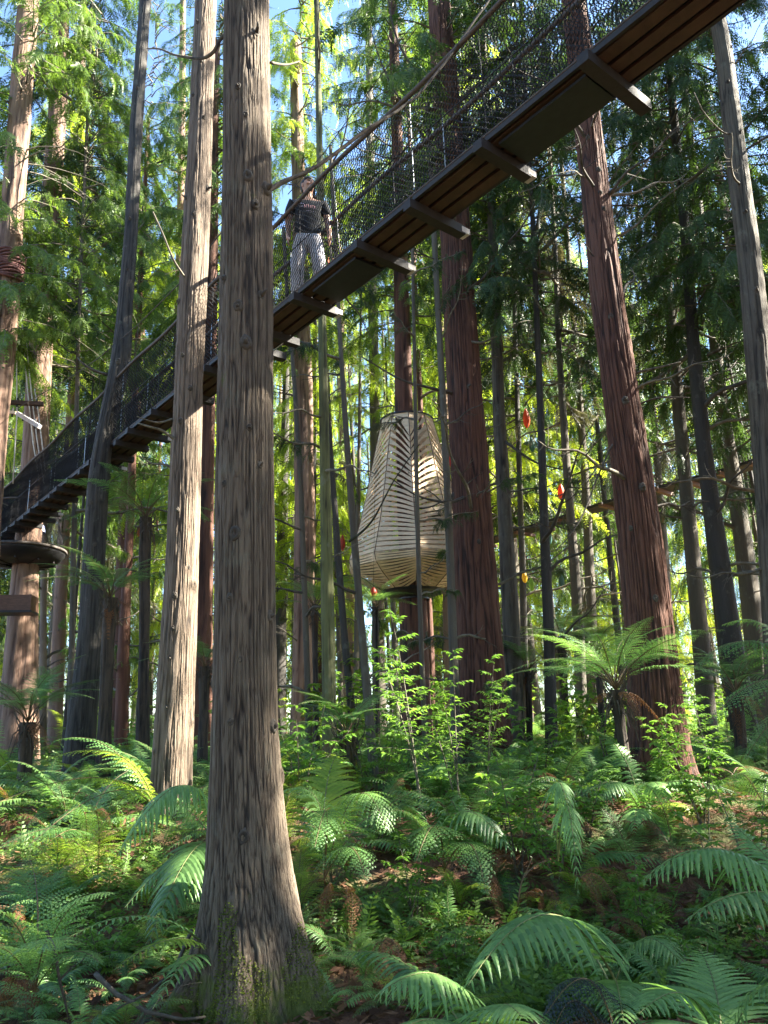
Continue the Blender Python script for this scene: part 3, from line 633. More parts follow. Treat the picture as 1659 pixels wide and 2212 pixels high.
mb = MB(); mb.tube([fpt(s)+Vector((0, 0, 1.75-.25*math.sin(s/fl*3.1))) for s in np.linspace(0, fl, 30)], .018, 5); part('support_cable', mb, M['railm'], fw, True)
s = 0
while s < fl-.9:
    a = fpt(s); b_ = fpt(s+.85); mb = MB(); md = (b_-a).normalized(); mm = Matrix((md, Vector((-md.y, md.x, 0)), Vector((0, 0, 1)))).transposed()
    mb.box((a+b_)/2+fpn*.3, (.84, .6, .08), mm); part('tread', mb, M['beam'], fw)
    mb = MB(); mb.box(a+fpn*.3-Vector((0, 0, .09)), (.12, .85, .09), mm); part('cross_beam', mb, M['bbeam'], fw); s += .87

# ------------------------------------------------------------------ round platform on the far-left redwood
pc = at(45, 1190, 18.0); pc.z -= 0
pf = empty('round_platform', pc, 'black round viewing platform ringed with net on the stout left redwood', 'platform')
def lathe(mb, c, prof, n=28, cap=False):
    c = Vector(c); V = [c+Vector((r_*math.cos(2*math.pi*k/n), r_*math.sin(2*math.pi*k/n), z)) for r_, z in prof for k in range(n)]
    F = [(i*n+k, i*n+(k+1) % n, (i+1)*n+(k+1) % n, (i+1)*n+k) for i in range(len(prof)-1) for k in range(n)]
    if cap: F.append(tuple((len(prof)-1)*n+k for k in range(n)))
    mb.add(V, F)
mb = MB(); lathe(mb, pc, [(.3, .0), (.98, 0), (1.0, -.05), (.99, -.1), (.8, -.3), (.4, -.36), (.3, -.36)], 36); part('platform_floor', mb, M['black'], pf, True)
mb = MB(); lathe(mb, pc, [(1.01, .0), (1.03, .02), (1.04, -.03), (1.01, -.05), (1.01, .0)], 36); part('rim', mb, M['railm'], pf, True)
for k in range(10):
    a = k*math.pi/5; mb = MB(); mb.tube([pc+Vector((.3*math.cos(a), .3*math.sin(a), -.37)), pc+Vector((.82*math.cos(a), .82*math.sin(a), -.31))], .03, 4); part('joist', mb, M['beam'], pf)
world_quads('side_net', net_mesh(lambda s, h: (pc.x+(.98-.28*(h/1.1))*math.cos(s/.98), pc.y+(.98-.28*(h/1.1))*math.sin(s/.98), pc.z+h), 6.15, 1.1, .07, .004), M['netm'], pf)
mb = MB(); lathe(mb, pc, [(.7, 1.1), (.73, 1.12), (.7, 1.14), (.7, 1.1)], 30); part('handrail', mb, M['railm'], pf, True)
cu = empty('parasol', at(72, 1140, 18.6), 'small blue-white round canopy glimpsed above the round black platform', 'canopy')
mb = MB(); lathe(mb, cu.location, [(.30, -.12), (.26, .05), (.14, .14), (.02, .17)], 20); part('canopy', mb, plain('blue_white_cloth', (.45, .5, .9), .6), cu, True)
mb = MB(); mb.tube([cu.location+Vector((0, 0, -1.0)), cu.location+Vector((0, 0, .12))], .02, 5); part('pole', mb, M['steel'], cu)
bc = at(35, 1305, 17.2); bx = empty('timber_box', bc, 'brown wooden box fixed to the redwood under the round platform', 'box')
mb = MB(); mb.box(bc, (.78, .5, .34), Matrix.Rotation(.12, 3, 'Z')); part('box_panel', mb, M['bbeam'], bx)
mb = MB(); mb.box(bc+Vector((0, 0, -.2)), (.84, .56, .05), Matrix.Rotation(.12, 3, 'Z')); part('base_plate', mb, M['black'], bx)
# ropes and swing beams beside it
for lab, pl, rr in (('white rope hanging straight down at the far left, beside the orange redwood', [(34, 560, 16.5), (36, 768, 16.5), (37, 890, 16.5), (28, 1045, 16.5)], .014),
                    ('slanting white rope from high on the left, leftmost of the slanting three', [(48, 700, 16.8), (60, 850, 16.8), (72, 960, 16.8), (85, 1040, 16.8)], .014),
                    ('slanting white rope, middle of the slanting three at the left', [(55, 720, 16.8), (68, 850, 16.8), (80, 950, 16.8), (95, 1045, 16.8)], .014),
                    ('slanting white rope nearest the walkway at the left', [(75, 840, 16.8), (84, 900, 16.8), (90, 950, 16.8), (98, 1020, 16.8)], .014)):
    e_ = empty('white_rope', at(*pl[0]), lab, 'rope', 'white ropes by the left platform'); mb = MB(); mb.tube([at(*q) for q in pl], rr, 6); part('rope', mb, M['ropem'], e_, True)
def plank(lab, a, b, h, d, mat):
    a, b = at(*a), at(*b); e_ = empty('timber_beam', (a+b)/2, lab, 'beam'); x_ = (b-a).normalized(); y_ = Vector((0, 0, 1)).cross(x_).normalized(); z_ = x_.cross(y_)
    mb = MB(); mb.box((a+b)/2, ((b-a).length, d, h), Matrix((x_, y_, z_)).transposed()); part('beam', mb, mat, e_)
    for t in (.25, .8):
        q = a.lerp(b, t); mb = MB(); mb.tube([q+Vector((0, 0, -.1)), q+Vector((0, 0, .12))], .02, 6); part('rope_tie', mb, M['netm'], e_)
plank('level wooden beam tied between the two far-left redwoods', (18, 869, 16.4), (94, 873, 16.6), .09, .1, M['board'])
plank('pale grey plank sloping down to the right below the level beam', (38, 893, 16.0), (86, 922, 15.7), .09, .09, M['greyend'])
plank('short pale plank against the orange redwood, left end of the sloping one', (-10, 884, 16.2), (36, 893, 16.1), .06, .09, M['pale_wood'])
# rope band round T4
z4 = at(20, 580, 15.5).z; mb = MB(); cx4 = float(np.interp(z4, T4[1], T4[2])); r4 = float(np.interp(z4, T4[1], T4[3]))
for q in range(12):
    zz_ = z4-.32+q*.058; pts_ = [(cx4+(r4+.05+.015*(q % 2))*math.cos(a), 15.5+(r4+.05)*math.sin(a), zz_+.04*math.sin(a*2+q)) for a in np.linspace(0, 6.283, 22)]; mb.tube(pts_, .032, 5)
eb = empty('rope_band', (cx4, 15.5, z4-.4), 'dusty red rope wound round the far-left redwood', 'rope'); part('coil', mb, plain('red_rope', (.13, .055, .05), .9), eb, True)

# ------------------------------------------------------------------ slatted pod on T12
PY = 17.0; ax = at(886, 1100, PY).x
zt, ze, zb = at(880, 890, PY-.6).z, at(880, 1190, PY-1.3).z, at(880, 1266, PY-.7).z
kp = kpx(880, 1100, PY-1)*1.13
prof = [(0, 247), (.27, 332), (.53, 408), (.76, 486), (.9, 548), (1, 590)]
def prad(v):      # v 0..1 upper, 1..1.0+ lower
    if v <= 1: return float(np.interp(v, [p[0] for p in prof], [p[1] for p in prof]))*.2231*kp
    return float(np.interp(v, [1, 1.25, 1.55, 2], [590, 575, 490, 300]))*.2231*kp
def pz(v): return zt+(ze-zt)*v if v <= 1 else ze+(zb-ze)*(v-1)
pod = empty('slatted_pod', (ax, PY, zb), 'pale wooden faceted pod of leaf-cut slats wrapped high round a redwood', 'pod')
NF = 10; a0 = -math.pi/2+.04
def seam(i, v):
    a = a0+i*2*math.pi/NF; r_ = prad(v); return Vector((ax+r_*math.cos(a), PY+r_*math.sin(a), pz(v)))
def surf(i, s_, v): return seam(i, v).lerp(seam(i+1, v), s_)
hu, hl = zt-ze, ze-zb
rows = 27; vs = [0]
for k in range(rows): vs.append(vs[-1]+1.15-.55*k/rows)
vs = [v/vs[-1] for v in vs]
def slant(v): return .21*(1-v)**.95-.004 if v <= 1 else -.28*(v-1)
for i in range(NF):
    mb = MB(); th_ = .018
    def slat(v0, v1, g0, g1, lo=0, hi=2, flat=False):
        n_ = 9; top = []; bot = []
        for q in range(n_):
            s_ = q/(n_-1); w_ = s_ if i % 2 == 0 else 1-s_        # w: 0 at valley seam, 1 at peak seam
            cv = (w_-.5)+.17*math.sin(math.pi*w_)
            va = (0 if flat else v0-slant(v0)*cv)+g0*math.sin(math.pi*w_)**.8+.002; vb = v1-slant(v1)*cv-g1*math.sin(math.pi*w_)**.8-.002
            va, vb = min(max(va, lo), hi), min(max(vb, lo), hi)
            if vb < va: vb = va
            e_ = .004+.992*s_; top.append(surf(i, e_, va)); bot.append(surf(i, e_, vb))
        nrm = (surf(i, .5, .5)-Vector((ax, PY, pz(.5)))); nrm.z = 0; nrm.normalize()
        V = top+bot+[p-nrm*th_ for p in top]+[p-nrm*th_ for p in bot]; F = []
        for q in range(n_-1):
            F += [(q, q+1, n_+q+1, n_+q), (2*n_+q, 3*n_+q, 3*n_+q+1, 2*n_+q+1), (q, 2*n_+q, 2*n_+q+1, q+1), (n_+q, n_+q+1, 3*n_+q+1, 3*n_+q)]
        mb.add(V, F)
    slat(0, .10, 0, .0, 0, 1, True)
    ed = [.10]
    while ed[-1] < 1: ed.append(ed[-1]+.058-.027*min(1, ed[-1]*1.3))
    for k in range(len(ed)-1):
        v0, v1 = ed[k], min(1, ed[k+1]); g = (v1-v0)*(.44*(1-v0)**1.2+.11); 
        slat(v0, v1, g, g*.35, 0, 1)
    lo_n = 13; el = [1+.0+k*1.0/lo_n for k in range(lo_n+1)]
    for k in range(lo_n): slat(el[k], el[k+1], .017, .008, 1.001, 2)
    part('slat_panel', mb, M['pale_wood'], pod)
    mb = MB(); mb.tube([seam(i, v)*1.0 for v in np.linspace(0, 1, 12)]+[seam(i, v) for v in np.linspace(1.05, 2, 8)], .010, 5); part('seam_rib', mb, M['bbeam'], pod)
mb = MB(); lathe(mb, (ax, PY, zt), [(prad(0)+.012, .0), (prad(0)+.02, .025), (prad(0)-.02, .025), (prad(0)-.02, 0)], 30); part('top_ring', mb, M['black'], pod, True)
mb = MB(); lathe(mb, (ax, PY, ze), [(prad(1)-.1, .0), (.35, .0), (.35, -.06), (prad(1)-.1, -.06), (prad(1)-.1, 0)], 30); part('pod_floor', mb, M['beam'], pod)
mb = MB(); lathe(mb, (ax, PY, zb), [(prad(2)-.03, .02), (prad(2)-.08, -.05), (.36, -.16), (.36, -.2)], 24); part('base_ring', mb, M['black'], pod)

# ------------------------------------------------------------------ hanging lanterns
def lantern(px, py, hp, y, col, word, wpx=11):
    c = at(px, py, y); k = kpx(px, py, y); h = hp*k; rw = wpx*k*.38
    e_ = empty('lantern', c, word, 'lantern', 'coloured leaf-shaped lanterns hung in the trees')
    m_, t_, b_, o_ = nodes('lantern_cloth'); b_.inputs['Roughness'].default_value = .5
    wv = N(t_, 'ShaderNodeTexWave'); wv.inputs['Scale'].default_value = 6; wv.inputs['Distortion'].default_value = 3; t_.links.new(ncoord(t_, (2, 2, 3)), wv.inputs[0])
    cc = ramp(t_, wv.outputs[1], [(.25, tuple(q*.55 for q in col)), (.6, col)]); t_.links.new(cc, b_.inputs['Base Color'])
    tr = N(t_, 'ShaderNodeBsdfTranslucent'); t_.links.new(cc, tr.inputs[0]); ms = N(t_, 'ShaderNodeMixShader'); ms.inputs[0].default_value = .5
    t_.links.new(b_.outputs[0], ms.inputs[1]); t_.links.new(tr.outputs[0], ms.inputs[2]); t_.links.new(ms.outputs[0], o_.inputs[0])
    mb = MB(); n_ = 16; prof_ = [(.05, .5), (.5, .36), (.85, .15), (1, -.1), (.8, -.32), (.45, -.45), (.3, -.5)]
    V = [c+Vector((rw*a*(1+.22*math.cos(k_*math.pi))*math.cos(2*math.pi*k_/n_), rw*a*(1+.22*math.cos(k_*math.pi))*math.sin(2*math.pi*k_/n_), h*z)) for a, z in prof_ for k_ in range(n_)]
    mb.add(V, [(i*n_+q, i*n_+(q+1) % n_, (i+1)*n_+(q+1) % n_, (i+1)*n_+q) for i in range(len(prof_)-1) for q in range(n_)]); part('shade', mb, m_, e_, True)
    mb = MB(); mb.tube([c+Vector((0, 0, h*.5)), c+Vector((.1, 0, h*.5+2.5))], .004, 4); part('cord', mb, M['netm'], e_)
OR, RD, TE, YE, LI = (.8, .17, .05), (.7, .09, .04), (.14, .30, .26), (.85, .6, .06), (.45, .7, .12)
lantern(1137, 903, 46, 19, OR, 'long orange-red lantern, highest one right of the big dark redwood', 17)
lantern(1149, 960, 34, 21, TE, 'teal lantern hanging just below the highest orange one', 15)
lantern(1212, 1063, 40, 19.5, OR, 'orange and yellow lantern hanging by the far walkway rail', 17)
lantern(1133, 1246, 26, 20, YE, 'small yellow lantern low between the slim trunks', 13)
lantern(1148, 1262, 30, 20.5, LI, 'lime green lantern beside the small yellow one', 13)
lantern(1213, 1255, 34, 22, TE, 'pale teal lantern low down, right of the lime one', 13)
lantern(740, 1172, 36, 16, RD, 'red lantern hanging left of the slatted pod', 13)
lantern(807, 1280, 26, 15.5, RD, 'small red lantern below the slatted pod at its left', 17)
lantern(1056, 1215, 34, 22, OR, 'orange lantern half hidden beside the grey lichened trunk', 9)
lantern(973, 990, 40, 18.3, RD, 'red lantern sliver between the pod and the big dark redwood', 8)
lantern(1187, 1160, 30, 23, TE, 'teal lantern behind the net of the far walkway', 12)
lantern(300, 1146, 26, 17, OR, 'small orange lantern left of the tall black tree fern', 8)
fl_ = empty('orange_bundle', bpt(15.55, .1, BZ+.05), 'orange-red leaf bundle lying on the walkway boards by the net', 'ornament')
mb = MB(); frd = random.Random(3)
for q in range(14):
    c = fl_.location+Vector((frd.uniform(-.1, .1), frd.uniform(-.1, .1), frd.uniform(0, .05))); d = Vector((frd.uniform(-1, 1), frd.uniform(-1, 1), frd.uniform(0, 1))).normalized()*.09; n_ = d.orthogonal().normalized()*.025
    mb.add([c-d, c-d*.1+n_, c+d, c-d*.1-n_], [(0, 1, 2, 3)])
part('leaves', mb, plain('orange_red_leaf', (.8, .15, .03), .5), fl_)

# ------------------------------------------------------------------ the walker
def skin(name, J, E_, mat, parent, org, sub=2):
    import bmesh
    bm = bmesh.new(); ly = bm.verts.layers.skin.verify(); vs_ = []
    for i, (p, r_) in enumerate(J):
        v = bm.verts.new(p); v[ly].radius = r_ if isinstance(r_, tuple) else (r_, r_); v[ly].use_root = (i == 0); vs_.append(v)
    for a, b_ in E_: bm.edges.new((vs_[a], vs_[b_]))
    me = bpy.data.meshes.new(name); bm.to_mesh(me); bm.free(); me.materials.append(mat)
    o = link(name, me, parent); o.location = org
    sk = o.modifiers.new('skin', 'SKIN'); sk.use_smooth_shade = True
    ss = o.modifiers.new('subdivision', 'SUBSURF'); ss.levels = sub; ss.render_levels = sub; return o
best = min(((abs(proj(bpt(s_, .25, 7.4))[0]-667), s_) for s_ in np.arange(9, 18, .02)))[1]
wp = bpt(best, .24, BZ+.024)
man = empty('person', wp, 'man in black printed T-shirt and light grey trousers standing on the walkway', 'person')
man.rotation_euler = (0, 0, .12); man.scale = (1.0, 1.0, .95)
SK, SH, TR, HR = plain('skin', (.42, .24, .16), .5, 0, .06), plain('black_cotton', (.012, .014, .018), .85, 0, .2), plain('light_grey_cotton', (.50, .49, .52), .9, 0, .08), plain('black_hair', (.012, .010, .009), .5)
# local axes: +X is the picture's right, -Y towards the camera
J = [((0, 0, .96), (.14, .10)), ((0, 0, 1.15), (.13, .09)), ((0, .0, 1.34), (.15, .10)), ((0, .01, 1.46), (.07, .07)), ((0, .0, 1.53), (.052, .055)), ((0, -.015, 1.60), (.062, .075)), ((.0, -.015, 1.68), (.073, .088)), ((0, -.005, 1.75), (.062, .075)),
     ((-.19, .01, 1.42), .055), ((-.235, .04, 1.18), .043), ((-.235, .0, .95), .033), ((-.232, -.02, .87), (.022, .036)),
     ((.19, .01, 1.42), .055), ((.24, .03, 1.18), .043), ((.255, -.03, .95), .033), ((.255, -.05, .87), (.022, .036)),
     ((-.1, 0, .88), .09), ((-.12, -.02, .5), .06), ((-.13, .02, .1), .042), ((-.13, -.1, .05), .035),
     ((.1, 0, .88), .09), ((.13, -.05, .5), .06), ((.16, .03, .1), .042), ((.18, -.09, .05), .035)]
for s_, w_ in ((-1, 11), (1, 15)):          # fingers and thumb
    bx_, by_ = (-.232, -.02) if s_ < 0 else (.255, -.05)
    for f_ in range(4): J.append(((bx_+s_*.004, by_-.027+.018*f_, .825), .0095)); J.append(((bx_-s_*.008, by_-.03+.019*f_, .785+.006*abs(f_-1.5)), .008))
    J.append(((bx_-s_*.014, by_-.05, .85), .011)); J.append(((bx_-s_*.02, by_-.06, .815), .009))
E_ = [(0, 1), (1, 2), (2, 3), (3, 4), (4, 5), (5, 6), (6, 7), (2, 8), (8, 9), (9, 10), (10, 11), (2, 12), (12, 13), (13, 14), (14, 15), (0, 16), (16, 17), (17, 18), (18, 19), (0, 20), (20, 21), (21, 22), (22, 23)]
k = 24
for w_ in (11, 15):
    for f_ in range(5): E_ += [(w_, k), (k, k+1)]; k += 2
bd = skin('body', J, E_, SK, man, (0, 0, 0))
skin('t_shirt', [((0, 0, .84), (.20, .15)), ((0, 0, 1.06), (.165, .122)), ((0, 0, 1.3), (.168, .12)), ((0, .0, 1.42), (.13, .10)), ((0, .01, 1.475), (.075, .07)), ((-.185, .01, 1.425), .072), ((-.235, .03, 1.24), .068), ((.185, .01, 1.425), .072), ((.24, .03, 1.24), .068)],
     [(0, 1), (1, 2), (2, 3), (3, 4), (3, 5), (5, 6), (3, 7), (7, 8)], SH, man, (0, 0, 0))
skin('trousers', [((0, 0, .99), (.150, .118)), ((0, 0, .9), (.155, .12)), ((-.1, 0, .80), .10), ((-.125, -.02, .48), .088), ((-.13, .02, .08), .078), ((.1, 0, .80), .10), ((.13, -.05, .48), .088), ((.155, .02, .08), .078)],
     [(0, 1), (1, 2), (2, 3), (3, 4), (1, 5), (5, 6), (6, 7)], TR, man, (0, 0, 0))
for s_, q in ((-.13, -.03), (.165, -.02)):
    skin('shoe', [((s_, q+.07, .045), (.045, .04)), ((s_, q-.05, .04), (.045, .036)), ((s_+.01, q-.14, .03), (.036, .024))], [(0, 1), (1, 2)], M['greyend'], man, (0, 0, 0))
hd = bpy.data.objects.new('head_detail', None)
def sph(mb, c, r_, n=12, zc=-2):
    c = Vector(c); V = []; F = []
    for i in range(n+1):
        for j in range(n*2):
            a = math.pi*i/n; b_ = math.pi*j/n; V.append(c+Vector((r_[0]*math.sin(a)*math.cos(b_), r_[1]*math.sin(a)*math.sin(b_), max(zc, math.cos(a))*r_[2])))
    mb.add(V, [(i*2*n+j, i*2*n+(j+1) % (2*n), (i+1)*2*n+(j+1) % (2*n), (i+1)*2*n+j) for i in range(n) for j in range(2*n)])
def lpart(name, mb, mat): return link(name, mb.mesh(name, mat, True), man)
# head turned to the picture's right: rotate details about the neck axis
HM = Matrix.Rotation(.55, 3, 'Z') @ Matrix.Rotation(-.18, 3, 'X'); HC = Vector((0, -.012, 1.665))
def hp(x_, y_, z_): return HC+HM @ Vector((x_, y_, z_))
def hpart(name, items, mat):
    mb = MB()
    for c, r_ in items:
        m2 = MB(); sph(m2, (0, 0, 0), r_, 8); mb.add([hp(*c)+HM @ Vector(v) for v in m2.v], m2.f)
    return lpart(name, mb, mat)
hpart('face', [((0, .0, .005), (.074, .088, .105)), ((0, -.03, -.055), (.05, .052, .052)), ((0, -.095, -.012), (.013, .018, .024)), ((0, -.09, .012), (.009, .012, .03)), ((-.033, -.07, .032), (.024, .018, .009)), ((.033, -.07, .032), (.024, .018, .009)), ((-.04, -.06, -.02), (.025, .02, .02)), ((.04, -.06, -.02), (.025, .02, .02))], SK)
hpart('ear', [((-.077, .01, .0), (.008, .018, .032))], SK); hpart('ear', [((.077, .01, .0), (.008, .018, .032))], SK)
hpart('eye', [((-.031, -.083, .014), (.013, .006, .005))], HR); hpart('eye', [((.031, -.083, .014), (.013, .006, .005))], HR)
hpart('eyebrow', [((-.032, -.088, .036), (.02, .005, .004)), ((.032, -.088, .036), (.02, .005, .004))], HR)
hpart('mouth', [((0, -.086, -.052), (.024, .008, .005))], plain('lips', (.34, .13, .11), .5))
hpart('hair', [((0, .018, .045), (.080, .088, .085)), ((0, -.03, .082), (.068, .058, .042)), ((0, .05, 0.0), (.074, .055, .075))], HR)
# faded print on the shirt front: a small swirl, a row of pink letter shapes, a line of tiny marks
mb = MB(); mb.mi = 0
def chest(x_, z_): return Vector((x_, -.128-.02*math.cos(x_*8)+.02*abs(x_)*2, z_))
for q, ch in enumerate(('N', 'I', 'N', 'E', 'N')): pass
for q in range(5):
    x0 = -.045+q*.030; z0 = 1.245-.004*q; 
    for a, b_ in (((0, 0), (0, .045)), ((0, .045), (.018, 0 if q % 2 == 0 else .045)), ((.018, 0), (.018, .045))):
        p0, p1 = chest(x0+a[0], z0+a[1]), chest(x0+b_[0], z0+b_[1]); mb.tube([p0, p1], .0045, 4)
lpart('shirt_print', mb, plain('pink_print', (.75, .38, .36), .7))
mb = MB(); mb.tube([chest(-.075+.024*math.cos(a), 1.285+.022*math.sin(a)) for a in np.linspace(.5, 5.6, 12)], .006, 5)
for q in range(6): mb.tube([chest(-.02+q*.02, 1.20-.002*q), chest(-.01+q*.02, 1.20-.002*q)], .003, 4)
lpart('shirt_print', mb, plain('lilac_print', (.5, .45, .6), .7))

# ------------------------------------------------------------------ ferns
def frond_mesh(P, W, typ, mat, seed=0, n=None, t0=.12, droop=.35, up=None):
    """P: function t->point of the stalk; W: half width"""
    r = random.Random(seed); L = sum((P((i+1)/10)-P(i/10)).length for i in range(10)); Q = []
    n = n or (26 if typ == 'bi' else 24)
    side_bias = r.uniform(-.1, .1)
    for i in range(n):
        t = t0+(1-t0)*(i+.5)/n; p = P(t); T = (P(min(1, t+.02))-P(t-.02)).normalized()
        U = up or Vector((0, 0, 1)); S = T.cross(U); S = S.normalized() if S.length > .05 else Vector((1, 0, 0)); Nn = S.cross(T).normalized()
        u = (t-t0)/(1-t0); pr = min(1, (u/.28+.25))**.8*max(.05, 1-max(0, u-.3)/.72)**.75
        for sd_ in (-1, 1):
            if r.random() < .015: continue
            l = W*pr*r.uniform(.9, 1.06); a = R(62+8*r.random()-24*u); d = (S*sd_*math.sin(a)+T*math.cos(a)).normalized()
            dr = droop*r.uniform(.7, 1.3); lift = .12+.1*side_bias*sd_
            def c(v, d=d, l=l, dr=dr, p=p): return p+d*l*v+Nn*l*lift*v-Vector((0, 0, 1))*l*dr*v*v
            sp = L*(1-t0)/n
            if typ == 'serr':
                k = 6; wd = min(sp*.46, l*.13); bt = (T-d*T.dot(d)).normalized(); tw = Nn*wd*.25
                rowsv = [c(v/k) for v in range(k+1)]
                for v in range(k):
                    w0 = wd*(1-.75*(v/k)**1.6)*(.75 if v == 0 else 1); w1 = wd*(1-.75*((v+1)/k)**1.6)*(.82 if v < k-1 else .1)
                    a0, a1 = rowsv[v], rowsv[v+1]
                    Q.append([a0, a1, a1+bt*w1-tw, a0+bt*w0*1.12-tw]); Q.append([a0, a0-bt*w0*1.12-tw, a1-bt*w1-tw, a1])
            elif typ == 'bi':
                m_ = max(4, int(l/(sp*.5))); m_ = min(m_, 13); bt = (T-d*T.dot(d)).normalized(); ls = sp*.56
                for j in range(m_):
                    v = (j+.3)/m_; q = c(v); dd = (c(min(1, v+.08))-q).normalized(); ll = ls*(1-.8*v**1.5)*r.uniform(.85, 1.1); hw = l/m_*.36
                    for s2 in (-1, 1):
                        e = q+(bt*s2+dd*.45).normalized()*ll-Nn*ll*.2; md = q.lerp(e, .45); Q.append([q-dd*hw*.35, md-dd*hw, e, md+dd*hw])
                Q.append([c(0), c(.5)+bt*.0015, c(1), c(.5)-bt*.0015])
    wd = MB(); wd.tube([P(i/14) for i in range(15)], [max(.0012, .0065*(L/1.0)**.7*(1-.85*i/14)) for i in range(15)], 4, False)
    return quad_mesh('frond', np.array([[tuple(v) for v in q] for q in Q]), [mat, M['rachis'] if typ == 'bi' else M['rachisg']], wd)
def bz(a, b, c):
    a, b, c = Vector(a), Vector(b), Vector(c); return lambda t: a*(1-t)**2+b*2*t*(1-t)+c*t*t
FR = {}
def fr_set(key, typ, mat, specs, W, droop=.35, t0=.1, n=None):
    FR[key] = [frond_mesh(bz((0, 0, 0), b, c), W, typ, M[mat], 50+i, n, t0, droop) for i, (b, c) in enumerate(specs)]
G_ = [((.25, .02, .5), (.95, .05, .28)), ((.3, -.05, .4), (1.0, -.1, .1)), ((.2, 0, .62), (.85, .08, .5)), ((.35, .04, .35), (1.0, .1, -.05))]
fr_set('ground', 'bi', 'f_green', G_, .24); fr_set('deep', 'bi', 'f_deep', G_, .25); fr_set('lime', 'bi', 'f_lime', G_, .24)
fr_set('ladder', 'serr', 'f_green', G_, .17, .5); fr_set('ladderdeep', 'serr', 'f_deep', G_, .18, .5)
T_ = [((.28, .02, .42), (1.0, .05, .22)), ((.25, -.03, .5), (.95, -.06, .38)), ((.35, .03, .3), (1.02, .03, .0))]
fr_set('tree', 'bi', 'f_green', T_, .2, .25, .22, 30); fr_set('treedark', 'bi', 'f_deep', T_, .2, .25, .22, 30)
fr_set('treelime', 'bi', 'f_lime', T_, .2, .25, .22, 30)
fr_set('dead', 'bi', 'f_dead', [((.15, 0, .1), (.25, .05, -.8)), ((.3, .05, .25), (.7, 0, -.4))], .13, .9, .15, 18)
def fern(loc, size, key, nf, label, group=None, seed=0, lean=.0, az0=None, spread=6.283, parts=True, name='fern'):
    rd = random.Random(seed); root = empty(name, loc, label, 'fern', group)
    for i in range(nf):
        a = (az0 if az0 is not None else rd.uniform(0, 6.28))+(i-(nf-1)/2)*spread/nf+rd.uniform(-.2, .2)
        o = link('frond', rd.choice(FR[key]), root); o.rotation_euler = (rd.uniform(-.25, .25), rd.uniform(-.35, .2), a); sc_ = size*rd.uniform(.75, 1.1); o.scale = (sc_, sc_, sc_)
    return root
def key_frond(root, b, c, e, W, typ, mat, seed, droop=.4, n=None, t0=.08, up=None):
    """b, c, e: (px, py, Y) of base, bend and tip"""
    me = frond_mesh(bz(at(*b), at(*c), at(*e)), W, typ, M[mat], seed, n, t0, droop, up); recentre(me, root.location); return link('frond', me, root)
def key_fern(px, py, y, label, fronds, name='fern'):
    root = empty(name, at(px, py, y), label, 'fern')
    for i, f in enumerate(fronds): key_frond(root, *f[:3], *f[3:6], seed=int(px)+i*7, **(f[6] if len(f) > 6 else {}))
    return root
# the big near ferns, frond by frond
key_fern(1320, 2120, 4.2, 'large green ladder-leaved fern whose arched frond fills the bottom centre-right', [
    ((1330, 2120, 4.2), (1190, 1840, 3.9), (1010, 2130, 3.2), .34, 'serr', 'f_green', dict(droop=.75, n=26)),
    ((1330, 2120, 4.2), (1380, 1960, 4.2), (1470, 2080, 3.9), .22, 'serr', 'f_deep', dict(droop=.5)),
    ((1320, 2130, 4.2), (1240, 1960, 4.5), (1120, 1960, 4.9), .2, 'serr', 'f_green', dict(droop=.6)),
    ((1325, 2130, 4.2), (1330, 2080, 3.7), (1350, 2230, 3.2), .2, 'serr', 'f_green', dict(droop=.5))])
key_fern(1060, 2290, 3.5, 'green ladder-leaved fern at the bottom edge right of the massive trunk', [
    ((1070, 2290, 3.5), (980, 2010, 3.4), (815, 2150, 3.1), .24, 'serr', 'f_green', dict(droop=.8)),
    ((1060, 2290, 3.5), (960, 2150, 3.0), (860, 2230, 2.7), .22, 'serr', 'f_green', dict(droop=.6)),
    ((1080, 2290, 3.5), (1060, 2110, 3.2), (1130, 2200, 2.8), .24, 'serr', 'f_green', dict(droop=.5)),
    ((1040, 2290, 3.5), (900, 2020, 3.8), (740, 2060, 3.9), .17, 'serr', 'f_deep', dict(droop=.7))])
key_fern(1330, 2300, 3.3, 'withered blackish fern frond curled over at the bottom edge', [
    ((1340, 2290, 3.3), (1290, 2010, 3.4), (1180, 2190, 3.0), .2, 'bi', 'f_black', dict(droop=.7, n=30)),
    ((1330, 2290, 3.3), (1230, 2060, 3.3), (1190, 2260, 2.9), .17, 'bi', 'f_black', dict(droop=.7))])
key_fern(1560, 2300, 3.2, 'bright ladder-leaved fern fanning up in the bottom right corner', [
    ((1560, 2290, 3.2), (1500, 2070, 3.3), (1380, 2190, 2.9), .24, 'serr', 'f_green', dict(droop=.4)),
    ((1560, 2290, 3.2), (1560, 2120, 3.4), (1510, 2050, 3.9), .26, 'serr', 'f_green', dict(droop=.2)),
    ((1570, 2290, 3.2), (1620, 2080, 3.2), (1710, 2150, 3.0), .26, 'serr', 'f_green', dict(droop=.4)),
    ((1565, 2290, 3.2), (1590, 2170, 2.9), (1640, 2240, 2.6), .24, 'serr', 'f_green', dict(droop=.4)),
    ((1555, 2290, 3.2), (1480, 2150, 3.0), (1430, 2260, 2.7), .22, 'serr', 'f_green', dict(droop=.4))])
key_fern(1720, 1960, 4.6, 'ladder-leaved fern with hanging leaflets reaching in from the right edge', [
    ((1730, 1960, 4.6), (1560, 1740, 4.5), (1385, 1905, 4.3), .27, 'serr', 'f_green', dict(droop=.9, n=26)),
    ((1730, 1960, 4.6), (1620, 1880, 4.3), (1480, 1990, 4.0), .2, 'serr', 'f_deep', dict(droop=.8)),
    ((1740, 1960, 4.6), (1660, 1840, 4.9), (1560, 1760, 5.2), .2, 'serr', 'f_green', dict(droop=.5))])
